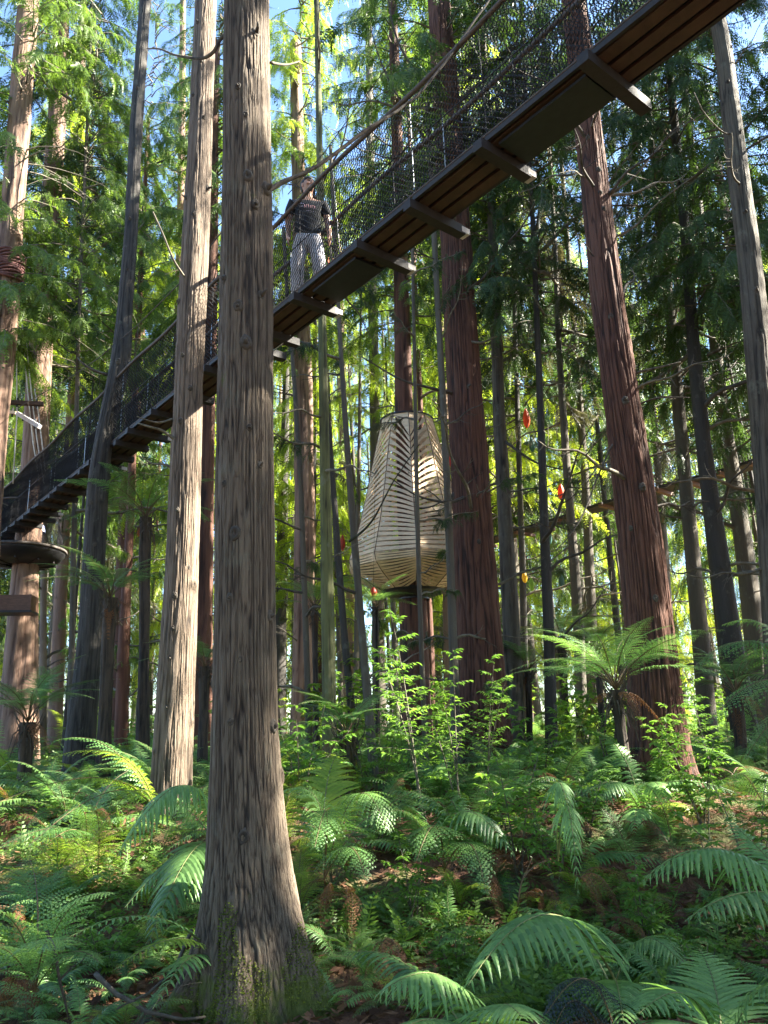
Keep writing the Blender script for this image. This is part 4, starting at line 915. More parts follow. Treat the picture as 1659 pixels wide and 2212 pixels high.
key_fern(700, 1900, 6.0, 'blue-green umbrella-shaped fern close to the right of the massive trunk', [
    ((700, 1900, 6.0), (720, 1640, 6.0), (590, 1720, 6.1), .36, 'bi', 'f_green', dict(droop=.5, n=30)),
    ((700, 1900, 6.0), (770, 1600, 5.9), (835, 1790, 5.5), .38, 'bi', 'f_deep', dict(droop=.6, n=30)),
    ((700, 1900, 6.0), (720, 1650, 5.7), (680, 1830, 5.1), .36, 'bi', 'f_deep', dict(droop=.6, n=30)),
    ((700, 1900, 6.0), (690, 1660, 6.3), (735, 1622, 6.9), .36, 'serr', 'f_lime', dict(droop=.3)),
    ((700, 1900, 6.0), (800, 1700, 6.2), (880, 1760, 6.4), .28, 'bi', 'f_deep', dict(droop=.5)),
    ((700, 1900, 6.0), (760, 1760, 5.6), (790, 1900, 5.2), .25, 'bi', 'f_deep', dict(droop=.6))])
key_fern(75, 2140, 4.4, 'broad light green fern fanned out at the left edge in front', [
    ((75, 2140, 4.4), (60, 1930, 4.3), (-90, 1960, 4.1), .30, 'bi', 'f_green', dict(droop=.3, n=30)),
    ((75, 2140, 4.4), (95, 1900, 4.5), (60, 1850, 5.1), .32, 'bi', 'f_green', dict(droop=.2, n=30)),
    ((75, 2140, 4.4), (130, 1910, 4.4), (240, 1930, 4.2), .28, 'bi', 'f_green', dict(droop=.4, n=30)),
    ((75, 2140, 4.4), (100, 1980, 4.1), (120, 2050, 3.6), .28, 'bi', 'f_green', dict(droop=.4, n=28)),
    ((75, 2140, 4.4), (10, 1990, 4.1), (-60, 2080, 3.7), .26, 'bi', 'f_green', dict(droop=.4)),
    ((75, 2140, 4.4), (150, 2010, 4.3), (215, 2080, 4.0), .2, 'bi', 'f_deep', dict(droop=.5))])
key_fern(330, 1745, 7.2, 'yellow-green sunlit fern spreading level fronds leftward at the pale trunk foot', [
    ((335, 1745, 7.2), (290, 1560, 7.0), (70, 1650, 6.6), .26, 'bi', 'f_lime', dict(droop=.35, n=30)),
    ((335, 1745, 7.2), (250, 1620, 6.8), (-20, 1740, 6.1), .26, 'bi', 'f_lime', dict(droop=.35, n=30)),
    ((335, 1745, 7.2), (250, 1560, 7.4), (120, 1600, 7.8), .24, 'bi', 'f_green', dict(droop=.35)),
    ((335, 1745, 7.2), (300, 1640, 6.8), (190, 1830, 6.2), .24, 'bi', 'f_lime', dict(droop=.5)),
    ((335, 1745, 7.2), (260, 1640, 6.6), (60, 1830, 5.9), .24, 'bi', 'f_green', dict(droop=.4)),
    ((335, 1745, 7.2), (380, 1680, 7.0), (430, 1820, 6.7), .2, 'bi', 'f_deep', dict(droop=.5))])
key_fern(470, 1850, 5.9, 'deep green fern arching out from behind the left side of the massive trunk', [
    ((480, 1840, 5.9), (420, 1560, 5.8), (255, 1850, 5.2), .30, 'serr', 'f_green', dict(droop=.9, n=32)),
    ((480, 1850, 5.9), (430, 1740, 5.6), (320, 2040, 4.9), .32, 'serr', 'f_deep', dict(droop=.6, n=26)),
    ((480, 1850, 5.9), (400, 1700, 6.2), (330, 1740, 6.4), .24, 'bi', 'f_deep', dict(droop=.5)),
    ((480, 1850, 5.9), (440, 1800, 5.6), (400, 1960, 5.2), .24, 'serr', 'f_deep', dict(droop=.6)),
    ((480, 1850, 5.9), (400, 1800, 5.7), (270, 1960, 5.3), .22, 'serr', 'f_deep', dict(droop=.6))])
key_fern(440, 2060, 4.9, 'small saw-leaved fern low against the left foot of the massive trunk', [
    ((450, 2050, 4.9), (330, 1920, 4.6), (140, 2030, 4.1), .12, 'serr', 'f_green', dict(droop=.3, n=22)),
    ((450, 2060, 4.9), (390, 1980, 4.6), (240, 2100, 4.2), .12, 'serr', 'f_lime', dict(droop=.4, n=20)),
    ((450, 2080, 4.9), (400, 2060, 4.7), (322, 2125, 4.4), .12, 'serr', 'f_green', dict(droop=.3, n=12)),
    ((450, 2070, 4.9), (410, 2030, 4.6), (330, 2180, 4.2), .12, 'serr', 'f_deep', dict(droop=.5, n=14))])
key_fern(1215, 1700, 6.2, 'single limp fern frond hanging straight down among the shrubs', [
    ((1205, 1860, 6.2), (1190, 1560, 6.0), (1240, 1800, 5.6), .15, 'serr', 'f_deep', dict(droop=1.2)),
    ((1205, 1860, 6.2), (1225, 1600, 5.9), (1250, 1940, 5.3), .14, 'serr', 'f_green', dict(droop=1.3))])
key_fern(960, 1880, 6.4, 'shaded fern with long feathery fronds in the middle of the undergrowth', [
    ((960, 1880, 6.4), (880, 1680, 6.3), (800, 1790, 6.1), .3, 'bi', 'f_deep', dict(droop=.5)),
    ((960, 1880, 6.4), (980, 1650, 6.3), (1110, 1850, 5.8), .28, 'serr', 'f_deep', dict(droop=.6)),
    ((960, 1880, 6.4), (950, 1700, 6.0), (900, 1860, 5.4), .28, 'bi', 'f_deep', dict(droop=.5)),
    ((960, 1880, 6.4), (1020, 1740, 6.0), (1050, 1930, 5.5), .26, 'bi', 'f_deep', dict(droop=.5))])
key_fern(1400, 1790, 8.0, 'ladder-leaved fern at the foot of the leaning redwood, one frond coloured a sunlit yellow', [
    ((1400, 1790, 8.0), (1330, 1620, 7.8), (1290, 1740, 7.4), .3, 'serr', 'f_deep', dict(droop=.7)),
    ((1400, 1790, 8.0), (1400, 1620, 7.8), (1440, 1740, 7.3), .26, 'serr', 'f_green', dict(droop=.7)),
    ((1400, 1790, 8.0), (1440, 1690, 7.7), (1500, 1770, 7.5), .24, 'serr', 'f_lime', dict(droop=.5)),
    ((1400, 1790, 8.0), (1370, 1700, 7.5), (1370, 1800, 7.0), .26, 'serr', 'f_green', dict(droop=.6))])
key_fern(1740, 1560, 5.6, 'large blue-green fern sweeping in from the right edge at eye level', [
    ((1760, 1560, 5.6), (1660, 1290, 5.5), (1500, 1440, 5.3), .34, 'bi', 'f_green', dict(droop=.6, n=34)),
    ((1760, 1560, 5.6), (1680, 1380, 5.3), (1530, 1560, 4.9), .32, 'bi', 'f_deep', dict(droop=.6, n=32)),
    ((1760, 1560, 5.6), (1700, 1290, 5.8), (1560, 1350, 6.0), .26, 'bi', 'f_deep', dict(droop=.5, n=32)),
    ((1760, 1560, 5.6), (1700, 1480, 5.4), (1610, 1640, 5.2), .26, 'bi', 'f_deep', dict(droop=.5))])
def tree_fern(px, py, y, wpx, base_px, size, key, nf, label, seed, dead=4, lean=None):
    c = at(px, py, y); b = at(base_px, 1600, y); g = gzf(b.x, y)-.2; nf += 4; size *= 1.12; root = empty('tree_fern', (b.x, y, g), label, 'tree fern')
    r_ = wpx/2*kpx(px, py, y); z = np.array([g, g+.5*(c.z-g), c.z-.25, c.z]); x = np.array([b.x, (b.x+c.x)/2, c.x, c.x])
    me, org, zz, cx, rr = trunk_mesh('trunk', z, x, np.array([r_*1.25, r_*.85, r_, r_*1.05]), y, M['fernbark'], 36, .05, .018, 30, seed, lump=.1)
    o = link('trunk', me, root); o.location = Vector(org)-root.location
    rd = random.Random(seed); a0 = rd.uniform(0, 6); sk_ = MB()
    for i in range(34):
        a = rd.uniform(0, 6.28); l_ = rd.uniform(.12, .34); d_ = Vector((math.cos(a), math.sin(a), 0)); p_ = c+d_*r_*.8-Vector((0, 0, rd.uniform(0, .25)))
        up_ = rd.random() < .45; sk_.tube([p_, p_+d_*l_*.35+Vector((0, 0, l_*.5 if up_ else -l_*.3)), p_+d_*l_*.5+Vector((0, 0, l_ if up_ else -l_))], [.011, .008, .004], 4)
    part('old_stalks', sk_, M['dtwig'], root)
    for i in range(nf):
        o = link('frond', rd.choice(FR[key]), root); o.location = c-root.location; s_ = size*rd.uniform(.85, 1.15)
        o.rotation_euler = (rd.uniform(-.2, .2), rd.uniform(-.35, .1), a0+i*6.283/nf+rd.uniform(-.15, .15)); o.scale = (s_,)*3
    for i in range(dead):
        o = link('dead_frond', rd.choice(FR['dead']), root); o.location = c-root.location-Vector((0, 0, .08)); o.rotation_euler = (0, 0, rd.uniform(0, 6.28)); o.scale = (size*.6,)*3
    return root
def near_fill():
    rr_ = random.Random(77); c_ = 0
    for _ in range(900):
        if c_ >= 80: break
        y = rr_.uniform(4.5, 6.6); x = rr_.uniform(-.5, .5)*y
        if abs(x+.9) < .45 and y < 5.6: continue
        c_ += 1; key = rr_.choice(('ladder', 'ground', 'deep', 'ladder', 'ladderdeep', 'lime'))
        fern((x, y, gzf(x, y)-.02), rr_.uniform(.3, .52), key, rr_.randint(5, 7), 'small young '+GL[key].replace(' in the ground cover', ' close to the camera'), 'small near ferns, '+key, 900+c_)
tree_fern(315, 1118, 13, 24, 312, 1.25, 'tree', 11, 'tall tree fern with black trunk between the two left trunks', 5, 4)
tree_fern(238, 1292, 11, 28, 228, 1.0, 'treedark', 11, 'shorter tree fern with shaggy black trunk and reaching fronds, left', 8, 5)
tree_fern(442, 1440, 12, 22, 440, .9, 'treedark', 9, 'low tree fern peeping out between the pale and massive trunks', 9, 3)
tree_fern(680, 1318, 17, 13, 683, 1.3, 'treedark', 10, 'slim tree fern right of the massive trunk, behind the mossy one', 12, 3)
tree_fern(812, 1312, 15.5, 10, 815, .9, 'tree', 9, 'thin-stemmed tree fern under the slatted pod at its left', 13, 1)
tree_fern(1330, 1490, 8.6, 24, 1350, 1.15, 'tree', 13, 'tree fern with upright stalks leaning before the foot of the leaning redwood', 16, 4)
tree_fern(1212, 1385, 16, 20, 1222, 1.3, 'treedark', 10, 'black-trunked tree fern between the two big redwoods, in shade', 19, 2)
tree_fern(1290, 1410, 14, 14, 1300, 1.1, 'treedark', 9, 'thin tree fern just left of the leaning redwood', 23, 2)
tree_fern(750, 1590, 9.5, 34, 752, .95, 'treedark', 9, 'squat tree fern with rusty shaggy trunk in the centre undergrowth', 27, 6)
tree_fern(1140, 1450, 15, 14, 1142, 1.0, 'treedark', 9, 'tree fern right beside the big dark redwood', 31, 2)
tree_fern(60, 1560, 11, 30, 62, 1.2, 'treedark', 10, 'low tree fern at the far left edge in front of the platform redwood', 33, 3)
tree_fern(1590, 1500, 12, 26, 1592, 1.3, 'treedark', 10, 'low tree fern at the right behind the eye-level fern', 36, 3)

# scattered ground ferns
rd = random.Random(21); placed = [(t[0].location.x, t[4], .35) for t in TREES]+[(0.2, 4.0, .5)]
def free(x, y, d): return all((x-a)**2+(y-b)**2 > (d+c)**2 for a, b, c in placed)
GL = {'ground': 'feathery mid-green fern in the ground cover', 'deep': 'feathery dark green fern in the ground cover', 'lime': 'feathery yellow-green fern in the ground cover', 'ladder': 'ladder-leaved green fern in the ground cover', 'ladderdeep': 'ladder-leaved dark fern in the ground cover', 'dead': 'dead brown fern lying in the leaf litter'}
near_fill(); cnt = 0
for _ in range(3000):
    if cnt >= 175: break
    y = 5.4+10.5*rd.random()**1.05; x = rd.uniform(-.56, .56)*y
    if not free(x, y, .22 if y > 6.5 else .4): continue
    sz = rd.uniform(.7, 1.15) if y > 6.6 else rd.uniform(.4, .7)
    placed.append((x, y, .2)); cnt += 1
    key = rd.choice(('deep', 'deep', 'ground', 'ladder', 'ladderdeep', 'lime' if x < 0 else 'deep'))
    fern((x, y, gzf(x, y)-.03), sz, key, rd.randint(6, 8), GL[key], 'ground ferns, '+GL[key].split(' fern')[0], 500+cnt)
for k in range(26):
    y = 4.9+5*rd.random(); x = rd.uniform(-.5, .5)*y; fern((x, y, gzf(x, y)+.26), rd.uniform(.45, .8), 'dead', 4, GL['dead'], 'dead ferns', 700+k, name='dead_fern')
def far_fern_mesh(key, seed):
    rd_ = random.Random(seed); Qs = []
    for i in range(8):
        src = rd_.choice(FR[key]); n_ = len(src.vertices); co = np.empty(n_*3); src.vertices.foreach_get('co', co); co = co.reshape(-1, 3)
        k4 = (n_-60)//4*4; co = co[:k4]
        Mx = np.array(Matrix.Rotation(i*.785+rd_.uniform(-.2, .2), 3, 'Z') @ Matrix.Rotation(rd_.uniform(-.3, .2), 3, 'Y')); Qs.append((co @ Mx.T).reshape(-1, 4, 3)*rd_.uniform(.8, 1.1))
    return quad_mesh('far_fern', np.concatenate(Qs), FR[key][0].materials[0])
FF = {k: [far_fern_mesh(k, i) for i in range(2)] for k in ('deep', 'ground', 'lime')}
for k in range(130):
    y = 13+24*rd.random(); x = rd.uniform(-.58, .58)*y; key = rd.choice(('deep', 'ground', 'ground', 'lime'))
    o = link('fern', rd.choice(FF[key]), None, (x, y, gzf(x, y)-.05)); s_ = rd.uniform(.9, 1.5); o.scale = (s_, s_, s_*rd.uniform(.9, 1.5)); o.rotation_euler = (0, 0, rd.uniform(0, 6))
    tag(o, {'deep': 'dark green', 'ground': 'mid-green', 'lime': 'yellow-green'}[key]+' fern far back between the trunks', 'fern', 'far ferns, '+key)

# ------------------------------------------------------------------ broad-leaved shrubs
def leaf_quads(base, d, n_, l, w_, fold=.25, curl=.3):
    s_ = d.cross(n_).normalized(); dn = s_.cross(d).normalized()
    c = lambda v: base+d*l*v-dn*l*curl*v*v
    m1 = c(.5); tip = c(1); Q = []
    for sg in (-1, 1):
        a = c(.28)+s_*sg*w_*.9+dn*w_*fold; b = c(.62)+s_*sg*w_*.75+dn*w_*fold*.8
        Q.append([base, a, b, m1]); Q.append([m1, b, tip, tip*.5+m1*.5])
    return Q
def shrub_parts(seed, h, nst, leafl, mat='shrub', dens=1.0):
    r = random.Random(seed); wd = MB(); Q = []
    for i in range(nst):
        az = r.uniform(0, 6.28); sp = r.uniform(.1, .45)*h; hh = h*r.uniform(.6, 1)
        f = bz((r.uniform(-.05, .05), r.uniform(-.05, .05), 0), (math.cos(az)*sp*.3, math.sin(az)*sp*.3, hh*.6), (math.cos(az)*sp, math.sin(az)*sp, hh))
        wd.tube([f(t/9) for t in range(10)], [.009*h**.5*(1-.8*t/9) for t in range(10)], 4, False)
        nb_ = int(9*h/1.2*dens)+3
        for b_ in range(nb_):
            t = .25+.75*(b_+r.random())/nb_; p = f(t); a2 = b_*2.4+r.uniform(-.4, .4); bl_ = h*.2*(1.2-t)*r.uniform(.5, 1.3); d = Vector((math.cos(a2), math.sin(a2), r.uniform(.0, .6))).normalized()
            e = p+d*bl_; wd.tube([p, p+d*bl_*.5+Vector((0, 0, .01)), e], [.003, .002, .001], 3, False)
            for q in range(5):
                u = (q+1)/5; pp = p.lerp(e, u)
                for sg in (-1, 1):
                    sd_ = Vector((-d.y, d.x, 0)).normalized()*sg; ld = (sd_*(1 if q < 4 else .3)+d*(.5+.3*q/4)+Vector((0, 0, r.uniform(-.5, .1)))).normalized()
                    ll = leafl*r.uniform(.6, 1.15); Q += leaf_quads(pp, ld, Vector((r.uniform(-.3, .3), r.uniform(-.3, .3), 1)), ll, ll*.24)
    return quad_mesh('foliage', np.array([[tuple(v) for v in q] for q in Q]), M[mat]), wd.mesh('stems', M['twig'])
SB = [shrub_parts(1, 1.0, 5, .085), shrub_parts(2, 1.3, 4, .09), shrub_parts(3, .7, 6, .07), shrub_parts(4, 2.6, 3, .10, dens=.8), shrub_parts(5, 1.0, 5, .085, 'f_lime')]
def shrub(px, y, v, s_, lab, grp=None, x=None, rot=0, z=None):
    if x is None: x = at(px, 1600, y).x
    root = empty('shrub' if v != 3 else 'sapling', (x, y, gzf(x, y)-.03 if z is None else z), lab, 'shrub' if v != 3 else 'sapling', grp)
    f, st = SB[v]; a = link('foliage', f, root); b = link('stems', st, root); root.scale = (s_,)*3; root.rotation_euler = (0, 0, rot)
for q_, (a_, b_, c_, d_, e_) in enumerate([(720, 7.0, 1, .8, 'green bushy seedling beneath the umbrella fern'), (880, 6.2, 0, .7, 'green seedling bush left of the shaded centre fern'), (1140, 5.4, 2, .75, 'small leafy plant behind the big arched frond'), (1350, 5.8, 0, .7, 'leafy plant between the limp frond and the right-edge fern'), (1620, 5.0, 2, .8, 'leafy plant at the right edge under the hanging leaflets'), (250, 5.6, 2, .7, 'leafy plant behind the broad fern at front left'), (1220, 4.7, 2, .5, 'low plant tucked under the big arched frond'), (1430, 8.8, 1, .9, 'green bush against the shaded side of the leaning redwood foot'), (560, 7.6, 0, .9, 'green bush peeping round the right of the massive trunk'), (820, 9.6, 1, 1.0, 'pale green bush behind the umbrella fern'), (1160, 9.4, 0, 1.1, 'bush in the gap between the two big redwoods')]):
    shrub(a_, b_, c_, d_, e_, rot=q_*1.1)
shrub(905, 8.6, 3, .92, 'tall glossy-leaved sapling rising in front of the pod redwood', rot=1)
shrub(985, 8.4, 3, .72, 'glossy sapling leaning right beside the tallest sapling', rot=2.6)
shrub(1045, 9.0, 3, .66, 'leafy sapling in front of the foot of the big dark redwood', rot=4)
shrub(1100, 7.0, 1, .95, 'bright green shrub below the foot of the big dark redwood', rot=.4)
shrub(1180, 6.6, 0, .9, 'pointed-leaf green shrub left of the limp hanging frond', rot=1.4)
shrub(1020, 6.9, 0, .8, 'low broad-leaved shrub in the centre of the undergrowth', rot=2.4)
shrub(1255, 7.4, 2, .95, 'small broad-leaved shrub right of the limp hanging frond', rot=.9)
shrub(1590, 6.2, 1, .95, 'heart-leaved shrub at the right edge below the eye-level fern', rot=3.1)
shrub(1500, 7.4, 0, .95, 'green shrub just right of the leaning redwood foot', rot=2.2)
shrub(1530, 9.0, 3, .62, 'thin yellowish sapling right of the leaning redwood', rot=.3)
shrub(650, 8.8, 1, 1.1, 'dark leafy shrub close behind the right side of the massive trunk', rot=.8)
shrub(800, 7.6, 2, .9, 'small shrub between the umbrella fern and the centre undergrowth', rot=5)
shrub(1450, 4.9, 2, .7, 'little broad-leaved plant in front of the right-edge fern', rot=5.5)
shrub(960, 5.3, 2, .6, 'little green plant between the bottom ferns and the centre fern', rot=1.5)
for k in range(80):
    y = 12+26*rd.random(); x = rd.uniform(-.56, .56)*y; v = rd.choice((0, 1, 4, 4))
    shrub(0, y, v, rd.uniform(1.0, 2.3), 'bright leafy bush far back between the trunks', 'bushes far back between the trunks', x=x, rot=rd.uniform(0, 6))

# ------------------------------------------------------------------ undergrowth, litter, twigs
r = np.random.default_rng(8); n = 15000
y = 4.6+34*r.random(n)**2.0; x = r.uniform(-.62, .62, n)*y
k = vnoise(x*.8, y*.8, 5) > -.1-.5*(y > 9); x, y = x[k], y[k]; z = gz(x, y)
D = np.stack([r.normal(0, .8, len(x)), r.normal(0, .8, len(x)), .3+r.random(len(x))], 1)
tag(link('undergrowth', quad_mesh('undergrowth', place_sprays(np.stack([x, y, z], 1), D, r.uniform(.1, .28, len(x))*(1+.05*y), 4), M['under'])), 'low green seedlings and small plants covering the forest floor', 'ground cover', kind='stuff')
n = 16000; y = 4.2+9*r.random(n)**1.4; x = r.uniform(-.6, .6, n)*y; z = gz(x, y)+.02+.03*r.random(n)+.03*vnoise(x*6, y*6, 1)
a = r.uniform(0, 6.28, n); l = r.uniform(.015, .07, n); w_ = l*r.uniform(.12, .45, n); tl = r.normal(0, .35, n)
d = np.stack([np.cos(a)*l, np.sin(a)*l, tl*l], 1); s_ = np.stack([-np.sin(a)*w_, np.cos(a)*w_, r.normal(0, .4, n)*w_], 1); c = np.stack([x, y, z], 1)
Q = np.stack([c-d, c+s_-d*.1, c+d, c-s_-d*.1], 1)
M['litter'] = leaf('litter_leaf', (.05, .022, .012), (.30, .15, .08), .15, .8)
tag(link('leaf_litter', quad_mesh('leaf_litter', Q, M['litter'])), 'red-brown fallen leaves and twigs scattered over the ground', 'leaf litter', kind='stuff')
def stick(lab, pts_, r0, grp=None, mat='dtwig'):
    P = [at(*p) for p in pts_]; e_ = empty('fallen_branch', P[0], lab, 'branch', grp); mb = MB(); Q_ = []
    for i in range(len(P)-1): Q_ += [P[i].lerp(P[i+1], t/4) for t in range(4)]
    Q_.append(P[-1]); Q_ = [q+Vector(mnoise.noise_vector(q*4))*.02 for q in Q_]
    mb.tube(Q_, [r0*(1-.6*i/len(Q_)) for i in range(len(Q_))], 7); part('stem', mb, M[mat], e_, True)
    m2 = MB(); q = Q_[len(Q_)//2]; m2.tube(bez(q, q+Vector((.1, .05, .12)), q+Vector((.25, .1, .1)), 6), [.006, .005, .004, .003, .002, .001], 4); part('twig', m2, M[mat], e_)
stick('dark curved stick lying in the leaf litter at bottom left', [(205, 2105, 4.7), (250, 2150, 4.6), (320, 2190, 4.5), (390, 2200, 4.5), (440, 2195, 4.6)], .014)
stick('bent dark stem rising through the fern at bottom left', [(100, 2010, 4.3), (120, 2080, 4.3), (140, 2150, 4.4), (150, 2200, 4.5)], .01)
stick('dark dead stem leaning across the litter left of the massive trunk', [(415, 2010, 5.0), (380, 2090, 4.9), (320, 2150, 4.7), (250, 2180, 4.6)], .012)
stick('pale dry stalk leaning up in the right-hand undergrowth', [(1120, 1960, 5.6), (1130, 1900, 5.6), (1145, 1850, 5.6)], .006, mat='rachis')

# ------------------------------------------------------------------ large bare limbs read off the photo
bend_branch(T1, [(575, 415, 5.0), (610, 395, 5.1), (660, 372, 5.2), (725, 330, 5.3), (800, 275, 5.4), (870, 232, 5.5), (935, 170, 5.6), (1000, 80, 5.7), (1070, -20, 5.8)], .020, .010, 'dtwig')
bend_branch(T1, [(497, 70, 5.0), (478, 85, 5.0), (460, 115, 5.0), (430, 128, 5.1), (385, 122, 5.2), (345, 105, 5.3), (318, 104, 5.4)], .018, .006)
bend_branch(T1, [(585, 135, 5), (620, 140, 5.2), (645, 134, 5.3)], .012, .006, 'twig')
bend_branch(T2, [(385, 955, 8.4), (350, 930, 8.3), (325, 922, 8.2), (300, 915, 8.2)], .022, .009, 'twig')
bend_branch(T2, [(372, 905, 8.4), (345, 912, 8.3), (320, 908, 8.2), (298, 900, 8.1)], .014, .006, 'twig')
bend_branch(T2, [(403, 604, 8.4), (380, 570, 8.2), (352, 505, 8.1), (330, 458, 8.0)], .014, .01, 'twig')
bend_branch(T3, [(232, 810, 12.4), (205, 800, 12.3), (180, 785, 12.2), (168, 772, 12.2)], .03, .01, 'dtwig')
bend_branch(T15, [(975, 850, 13.8), (930, 838, 13.5), (880, 825, 13.3), (829, 800, 13.2), (780, 770, 13)], .035, .01, 'dtwig')
bend_branch(T15, [(1000, 1075, 13.6), (960, 1085, 13.2), (900, 1070, 13), (840, 1030, 12.8)], .035, .008, 'dtwig')
bend_branch(T15, [(1005, 735, 13.8), (1040, 740, 13.6), (1075, 725, 13.5), (1120, 700, 13.4)], .03, .01)
bend_branch(T15, [(985, 150, 14), (1040, 170, 13.6), (1100, 150, 13.3), (1170, 90, 13)], .035, .01, 'dtwig')
bend_branch(T15, [(940, 200, 14), (880, 130, 13.6), (850, 60, 13.4), (835, -30, 13.2)], .035, .012, 'dtwig')
bend_branch(T15, [(945, 330, 13.8), (890, 260, 13.3), (830, 150, 13), (800, 60, 12.8)], .03, .01, 'dtwig')
bend_branch(T16, [(1300, 430, 10), (1360, 390, 9.8), (1440, 300, 9.6), (1540, 230, 9.4)], .022, .006)
bend_branch(T16, [(1310, 520, 10), (1370, 490, 9.8), (1430, 430, 9.6), (1500, 380, 9.5)], .02, .006)
bend_branch(T16, [(1355, 810, 10), (1400, 800, 9.8), (1440, 790, 9.7), (1470, 782, 9.7)], .025, .008, 'twig')
bend_branch(T16, [(1365, 880, 10), (1420, 860, 9.9), (1490, 860, 9.8)], .018, .006, 'dtwig')
bend_branch(T16, [(1340, 930, 10), (1300, 1010, 9.8), (1250, 1130, 9.6), (1200, 1190, 9.5)], .016, .005, 'dtwig')
bend_branch(T11, [(755, 1170, 12), (800, 1130, 11.7), (850, 1040, 11.5), (905, 960, 11.4)], .022, .006, 'mossy')
bend_branch(T18, [(1085, 950, 15), (1120, 975, 14.6), (1160, 1000, 14.4), (1215, 1015, 14.3)], .035, .012, 'dtwig')
bend_branch(T17, [(1590, 290, 9.5), (1560, 285, 9.3), (1520, 240, 9.1), (1500, 200, 9.0)], .014, .006, 'twig')
bend_branch(T17, [(1600, 330, 9.5), (1650, 300, 9.3), (1700, 270, 9.2)], .02, .01, 'dtwig')

# ------------------------------------------------------------------ crown leaves cut away along the sun's path to light chosen spots
LIT = [(tuple(at(*p)), r_) for p, r_ in [((595, 1740, 5), .30), ((600, 1860, 5), .32), ((530, 1990, 4.9), .12), ((565, 130, 5), .3), ((560, 300, 5), .16), ((425, 1120, 8.4), .22), ((420, 1250, 8.4), .26), ((415, 1400, 8.4), .24), ((408, 1550, 8.4), .26), ((425, 880, 8.4), .2), ((440, 600, 8.4), .35), ((445, 60, 8.4), .3),
       ((60, 1720, 6.4), 1.0), ((200, 1660, 7.0), .9), ((300, 1640, 7.2), .3), ((80, 1880, 4.6), .25), ((30, 900, 15.4), 1.1), ((40, 400, 15.4), 1.2), ((85, 1150, 18), .9), ((100, 820, 18), .8), ((120, 300, 18), .8), ((695, 1640, 6.6), .3), ((780, 1700, 5.8), .2),
       ((1488, 1640, 10), .3), ((1350, 770, 10), .22), ((1390, 960, 10), .14), ((1290, 330, 10), .25), ((1420, 1770, 8), .3), ((1330, 1260, 8.5), .18), ((1612, 500, 9.5), .2), ((965, 480, 14), .12), ((700, 590, 8.2), .2),
       ((930, 1000, 16), .35), ((1180, 2010, 3.8), .3), ((1560, 2120, 3.4), .35), ((900, 2120, 3.4), .2), ((1000, 1760, 7), .3), ((1180, 1680, 8), .2), ((700, 1960, 5.5), .2), ((330, 1950, 5.2), .25), ((110, 1980, 4.4), .25), ((1250, 1540, 12), .5), ((110, 1950, 4.4), .45), ((1500, 1860, 4.6), .2), ((980, 700, 17), .3), ((655, 900, 21), 1.2), ((900, 150, 24), 4), ((760, 350, 26), 3.5), ((1000, 400, 30), 3.5), ((330, 500, 26), 3), ((150, 300, 24), 3), ((1400, 500, 26), 2.5), ((640, 250, 24), 3.5), ((720, 150, 28), 3), ((600, 1000, 30), 3), ((820, 620, 30), 2.5)]]
sdn = np.array(sd)/sd.length; bpy.context.view_layer.update(); UNIQ = 0
for o in list(C.objects):
    if not o.name.startswith('crown'): continue
    mw = np.array(o.matrix_world); ctr = mw[:3, 3]+np.array([0, 0, 8.0]); hit = []
    for (c, r_) in LIT:
        v = ctr-np.array(c); tt = v @ sdn
        if tt > 0 and np.linalg.norm((v-tt*sdn)[:2]) < 14: hit.append((np.array(c), r_))
    if not hit: continue
    me = o.data; n_ = len(me.vertices); co = np.empty(n_*3, np.float32); me.vertices.foreach_get('co', co); co = co.reshape(-1, 3); mi = np.empty(len(me.polygons), np.int32); me.polygons.foreach_get('material_index', mi)
    nq = int((mi == 0).sum()); Qc = co[:nq*4].reshape(-1, 4, 3); W_ = Qc.mean(1) @ mw[:3, :3].T+mw[:3, 3]; keep = np.ones(nq, bool)
    for c, r_ in hit:
        v = W_-c; tt = v @ sdn; dd = np.linalg.norm(v-tt[:, None]*sdn, axis=1); keep &= ~((tt > 0) & (dd < r_*(1+.3*vnoise(W_[:, 0], W_[:, 1], W_[:, 2]))))
    if keep.all(): continue
    ex = MB(); ex.v = [tuple(p) for p in co[nq*4:]]; ex.f = [tuple(i-nq*4 for i in p.vertices) for p in me.polygons[nq:]]
    o.data = quad_mesh('crown', Qc[keep], [me.materials[0], me.materials[1]], ex); UNIQ += 1
print('crowns opened', UNIQ)

